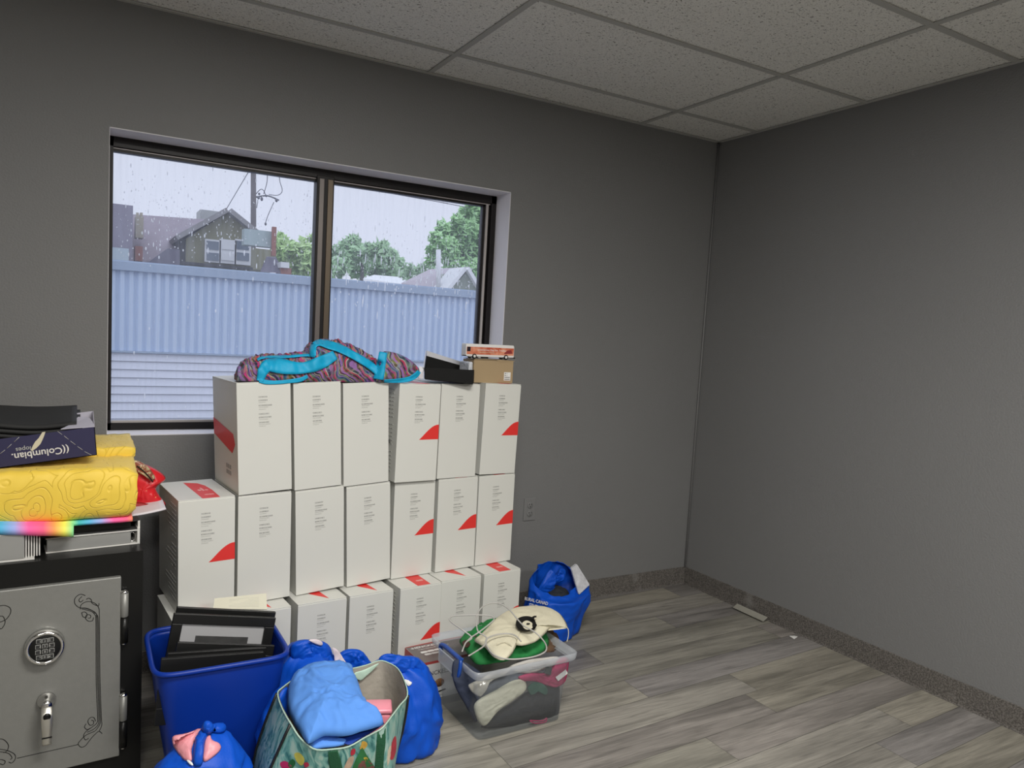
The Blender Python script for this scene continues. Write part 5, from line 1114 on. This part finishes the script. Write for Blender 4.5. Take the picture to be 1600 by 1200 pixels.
# right bag
t, o = bag('shopping_bag', 'bright blue bag standing right of the tote, in front of the cookware box', (-2.185, -.92),
           [(0, 0, .001, .08, .07, 0, 2.8), (0, 0, .012, .112, .10, 0, 2.6), (0, 0, .10, .122, .108, 0, 2.5), (-.002, .0, .18, .115, .10, 0, 2.3), (-.008, .01, .24, .098, .085, 0, 2.2), (-.015, .02, .275, .080, .065, 0, 2.2), (-.02, .02, .292, .05, .04, 0, 2), (-.02, .02, .295, .02, .02, 0, 2)], .022, 5, captop=True)
loc = Vector((-2.185, -.92, 0)); tr = bvh(o)
puff('gathered_top', [aty(x, y, -.93)-loc for x, y in ((592, 1036), (594, 1026), (606, 1021), (624, 1024), (645, 1026), (656, 1032), (664, 1048), (660, 1060), (630, 1056), (605, 1050))], (.1, -1, .5), .026, BLUEBAG, t, amp=.010, fs=22, seed=14, n=4, low=.8)
patch('white_mark', tr, [(632, 1062), (640, 1064), (643, 1068), (637, 1072), (634, 1068)], WHITE, t, .003, .001, loc=loc)
# tied bag in the foreground
t, o = bag('tied_bag', 'small blue tied bag with pink content in the foreground before the blue bin', (-2.85, -1.115),
           [(0, 0, .001, .09, .07, 0, 2.6), (0, 0, .015, .125, .10, 0, 2.5), (0, 0, .10, .140, .115, 0, 2.3), (0, 0, .17, .128, .105, 0, 2.1), (0, 0, .225, .098, .085, 0, 2), (.008, .01, .265, .062, .055, 0, 2), (.014, .015, .29, .030, .03, 0, 2), (.015, .015, .298, .012, .012, 0, 2)], .018, 9, captop=True)
tr = bvh(o); loc = Vector((-2.85, -1.115, 0))
patch('pink_content', tr, [(271, 1150), (290, 1146), (314, 1139), (311, 1148), (305, 1158), (300, 1172), (300, 1190), (288, 1187), (278, 1176), (270, 1162)], PINK, t, .002, .010, amp=.003, loc=loc)
patch('pink_content', tr, [(322, 1150), (327, 1145), (331, 1156), (342, 1162), (344, 1172), (332, 1184), (318, 1190), (317, 1170)], PINK, t, .002, .010, amp=.003, loc=loc)
patch('twisted_handle', tr, [(318, 1140), (330, 1138), (326, 1150), (321, 1162), (318, 1180), (315, 1196), (304, 1197), (302, 1180), (306, 1160), (312, 1150)], BLUEBAG, t, .006, .016, amp=.003, loc=loc)
patch('twisted_handle', tr, [(328, 1137), (346, 1136), (352, 1142), (346, 1147), (332, 1146)], BLUEBAG, t, .004, .014, amp=.002, loc=loc)
puff('knot', [aty(x, y, -1.13)-loc for x, y in ((316, 1133), (320, 1127), (326, 1126), (332, 1130), (334, 1138), (330, 1145), (322, 1146), (316, 1141))], (0, -1, .3), .016, BLUEBAG, t, amp=.003, fs=40, seed=2, n=3, low=1.0)
patch('white_edge', tr, [(293, 1189), (298, 1190), (303, 1197), (297, 1196)], WHITE, t, .008, .002, n=2, loc=loc)

# tote bag
def tote_mat():
    m, nt, b = newmat('turquoise_swirl_print'); t = N(nt, 'ShaderNodeTexCoord'); n = N(nt, 'ShaderNodeTexNoise', Scale=5.0, Detail=2.0); nt.links.new(t.outputs['Object'], n.inputs['Vector'])
    mx = N(nt, 'ShaderNodeMix', data_type='RGBA'); mx.inputs[0].default_value = .16; nt.links.new(t.outputs['Object'], mx.inputs[6]); nt.links.new(n.outputs['Color'], mx.inputs[7])
    mp = N(nt, 'ShaderNodeMapping'); mp.inputs['Scale'].default_value = (60, 60, 14); nt.links.new(mx.outputs[2], mp.inputs[0])
    n2 = N(nt, 'ShaderNodeTexNoise', Scale=1.0, Detail=4.0, Distortion=1.2); nt.links.new(mp.outputs[0], n2.inputs['Vector'])
    r = N(nt, 'ShaderNodeValToRGB'); el = r.color_ramp.elements; el[0].position = .34; el[0].color = (.03, .15, .15, 1); el[1].position = .62; el[1].color = (.34, .50, .44, 1); e = el.new(.47); e.color = (.16, .38, .34, 1)
    nt.links.new(n2.outputs['Fac'], r.inputs[0]); nt.links.new(r.outputs[0], b.inputs['Base Color']); b.inputs['Roughness'].default_value = .4; return m
TOTE = tote_mat(); LINING = mat('beige_tote_lining', (.36, .33, .28), .6, var=.15, vscale=14, bump=.4, bscale=25)
RIMP = [(455, 1132, .33, 0), (466, 1150, .315, 0), (480, 1164, .30, 0), (495, 1172, .292, 0), (520, 1171, .29, 0), (545, 1167, .292, 0), (568, 1154, .305, 0), (585, 1145, .32, 0), (598, 1137, .33, 0),
        (612, 1120, .33, 1), (625, 1102, .33, 1), (636, 1088, .332, 1), (633, 1068, .335, 2), (622, 1046, .335, 2), (606, 1036, .337, 2), (592, 1033, .34, 2), (572, 1040, .335, 3), (545, 1046, .33, 3), (510, 1048, .33, 3), (470, 1056, .33, 3), (440, 1076, .33, 3),
        (434, 1084, .33, 4), (438, 1100, .33, 4), (446, 1118, .33, 4)]
RIM = [atz(x, y, z) for x, y, z, _ in RIMP]
BS = {'FL': atz(414, 1232, 0), 'FR': atz(600, 1236, 0)}
FLb, FRb = Vector((-2.715, -1.15, 0)), Vector((-2.36, -1.26, 0)); BRb, BLb = Vector((-2.31, -1.04, 0)), Vector((-2.70, -.985, 0))
def basept(i):
    if i <= 8: return FLb.lerp(FRb, i/8)
    if i <= 11: return FRb.lerp(BRb, (i-8)/3*.75)
    if i <= 15: return FRb.lerp(BRb, .75+(i-11)/4*.25)
    if i <= 20: return BRb.lerp(BLb, (i-15)/5)
    return BLb.lerp(FLb, (i-20)/4)
tt = thing('tote_bag', 'turquoise patterned tote bag with green straps, a light blue shirt inside', 'bag', (-2.48, -1.12, 0)); loc = Vector((-2.48, -1.12, 0))
rows = []
for k in range(11):
    v = k/10; R0 = [RIM[i].lerp(basept(i), 1-v) for i in range(len(RIM))]; c = sum(R0, Vector())/len(R0)
    row = []
    for i, p in enumerate(R0):
        d = (p-c); d.z = 0; row.append(p+d.normalized()*(.016*math.sin(v*PI)+.004*fold(p, 14, 3)*(1-v*.6))-loc+Vector((0, 0, .001)))
    rows.append(catmull(row, 3))
bm = B(); V = grid_surf(bm, rows, True); cap(bm, V[0]); tb = obj('tote_shell', bm, TOTE, tt, True)
bm = B(); ctr = sum(rows[-1], Vector())/len(rows[-1]); ins = [[p+((ctr-p)*Vector((1, 1, 0))).normalized()*.004 for p in r] for r in rows]; V = grid_surf(bm, ins, True); cap(bm, V[0]); obj('tote_lining', bm, LINING, tt, True)
bm = B(); tube(bm, rows[-1], .0022, 5, closed=True); obj('rim_seam', bm, mat('pale_mint_edge', (.40, .55, .45), .6), tt, True)
PIP = mat('black_piping', (.008, .008, .009), .5)
for idx in (0, 11*3, 21*3):
    bm = B(); tube(bm, [r[idx]+((r[idx]-ctr)*Vector((1, 1, 0))).normalized()*.003 for r in rows], .0042, 7); obj('piping', bm, PIP, tt, True)
tr = bvh(tb)
GST = mat('dark_green_webbing', (.008, .085, .035), .7, bump=.3, bscale=300)
patch('strap', tr, [(511, 1171), (520, 1168), (528, 1167), (532, 1185), (536, 1204), (538, 1225), (518, 1226), (516, 1205), (513, 1188)], GST, tt, .0015, .0003, n=1, loc=loc)
patch('strap', tr, [(590, 1143), (602, 1138), (602, 1160), (600, 1180), (598, 1215), (584, 1217), (586, 1190), (588, 1165)], GST, tt, .0015, .0003, n=1, loc=loc)
def dec(nm, col, P, n=3): patch(nm, tr, P, mat(nm+'_ink', col, .6, var=.45, vscale=45), tt, .0008, 0, rings=3, n=n, loc=loc, thick=0)
dec('tree_print', (.02, .14, .04), [(566, 1168), (572, 1178), (580, 1190), (584, 1202), (570, 1206), (550, 1206), (554, 1190), (560, 1178)])
dec('star_print', (.55, .33, .05), [(566, 1158), (572, 1159), (574, 1164), (569, 1170), (562, 1170), (564, 1164)])
dec('brown_print', (.16, .06, .05), [(560, 1192), (575, 1188), (584, 1196), (586, 1210), (562, 1212)])
dec('ornament_print', (.50, .36, .04), [(568, 1184), (573, 1183), (575, 1188), (570, 1190)])
dec('red_print', (.40, .02, .04), [(549, 1171), (555, 1170), (554, 1178), (548, 1180)])
dec('gift_print', (.42, .015, .10), [(438, 1192), (446, 1189), (456, 1196), (452, 1203), (441, 1200)])
dec('bow_print', (.01, .12, .03), [(452, 1190), (458, 1186), (462, 1192), (457, 1200), (450, 1197)])
dec('holly_print', (.50, .46, .08), [(460, 1178), (468, 1176), (476, 1186), (472, 1196), (464, 1190)])
dec('berry_print', (.40, .02, .06), [(475, 1192), (481, 1191), (483, 1196), (477, 1199)])
dec('peach_print', (.50, .36, .26), [(545, 1184), (553, 1182), (550, 1196), (542, 1206), (536, 1204)])
dec('stocking_print', (.45, .03, .05), [(612, 1160), (618, 1150), (619, 1170), (614, 1186), (609, 1184)])
dec('cream_print', (.55, .48, .36), [(606, 1172), (611, 1165), (609, 1186), (605, 1196)])
fp = [aty(x, y, -.985)-loc for x, y in ((552, 1053), (570, 1046), (592, 1036), (584, 1046), (574, 1055), (562, 1064))]
putf = puff('folded_corner', fp, (0, -1, .4), .003, mat('pale_mint_print', (.50, .68, .56), .5, var=.25, vscale=50), tt, amp=.001, n=3)
# shirt in the tote
SH = [(449, 1085), (452, 1068), (462, 1054), (478, 1045), (500, 1041), (525, 1041), (548, 1043), (553, 1056), (560, 1072), (566, 1090), (574, 1104), (588, 1118), (600, 1131), (585, 1137), (565, 1143), (545, 1149), (525, 1150), (505, 1150), (488, 1158), (480, 1160), (468, 1144), (458, 1128), (450, 1108)]
pts = [atz(x, y, .315+max(0, (1095-y))*.0006) for x, y in SH]; c = sum(pts, Vector())/len(pts)
st = thing('light_blue_shirt', 'crumpled light blue shirt bulging out of the turquoise tote', 'shirt', tuple(c))
puff('shirt_body', [p-c for p in pts], (0, -.1, 1), .052, LBLUE, st, amp=.013, fs=11, seed=12, n=5, low=1.2, rings=26)
P2 = [(476, 1158), (492, 1152), (515, 1150), (532, 1153), (544, 1160), (530, 1166), (505, 1169), (488, 1170)]
puff('shirt_sleeve', [atz(x, y, .285)-c for x, y in P2], (0, -.2, 1), .012, LBLUE, st, amp=.003, fs=20, seed=3, n=4, low=.8)
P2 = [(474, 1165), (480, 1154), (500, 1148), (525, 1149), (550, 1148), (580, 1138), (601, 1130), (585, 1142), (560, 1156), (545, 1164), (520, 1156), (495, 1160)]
puff('fold_shade', [atz(x, y, .288)-c for x, y in P2], (0, -.2, 1), .004, FOLDSH, st, amp=.002, fs=20, seed=3, n=3, low=.8)  # dark sheet painted as shade in the crease above the sleeve
p = atz(583, 1112, .27); t = thing('pink_tin', 'pink rounded tin box standing inside the turquoise tote', 'tin box', (p.x, p.y-.01, .168), -.35)
bm = B(); box(bm, (-.06, -.03, 0), (.05, .035, .115), .010); obj('tin_body', bm, mat('pink_lacquer', (.78, .26, .32), .3), t, True)
bm = B(); box(bm, (-.061, -.031, .112), (.051, .036, .128), .006); obj('tin_lid', bm, mat('pink_lacquer_lid', (.80, .28, .35), .3), t, True)

# ================================================================== SMALL THINGS ON THE FLOOR
t = cbox('loose_vinyl_strip', (-.018, -.10, 0), (.018, .10, .005), mat('grey_vinyl_offcut', (.30, .29, .25), .45, var=.12, vscale=30), None, .001); t.location = (-.036, -.515, .0155); t.rotation_euler = (0, -.5, -.02)
tag(t, 'short grey vinyl strip resting against the right wall baseboard', 'offcut')
bm = B(); poly(bm, [(0, 0, 0), (.03, .004, .006), (.035, .028, .001), (.02, .024, .004), (.016, .036, 0), (.002, .03, .003)], .0006, (0, 0, 1)); o = obj('paper_scrap', bm, WHITE); p = atz(1241, 999, 0); o.location = (p.x, p.y, .001); tag(o, 'tiny torn white paper scrap on the floor by the right baseboard', 'scrap')
p = aty(838, 912, -.012); bm = B(); lathe(bm, [(.004, -.012), (.016, -.008), (.02, .004), (.012, .014), (.003, .018)], 10); 
for v in bm.verts: v.co += v.co.normalized()*.006*noise.noise(v.co*90)
o = obj('plaster_crumb', bm, mat('cream_plaster', (.5, .46, .34), .9, bump=.5, bscale=90), None, True); o.location = (p.x, -.020, .09); tag(o, 'cream plaster crumb lodged behind the loose baseboard', 'debris')
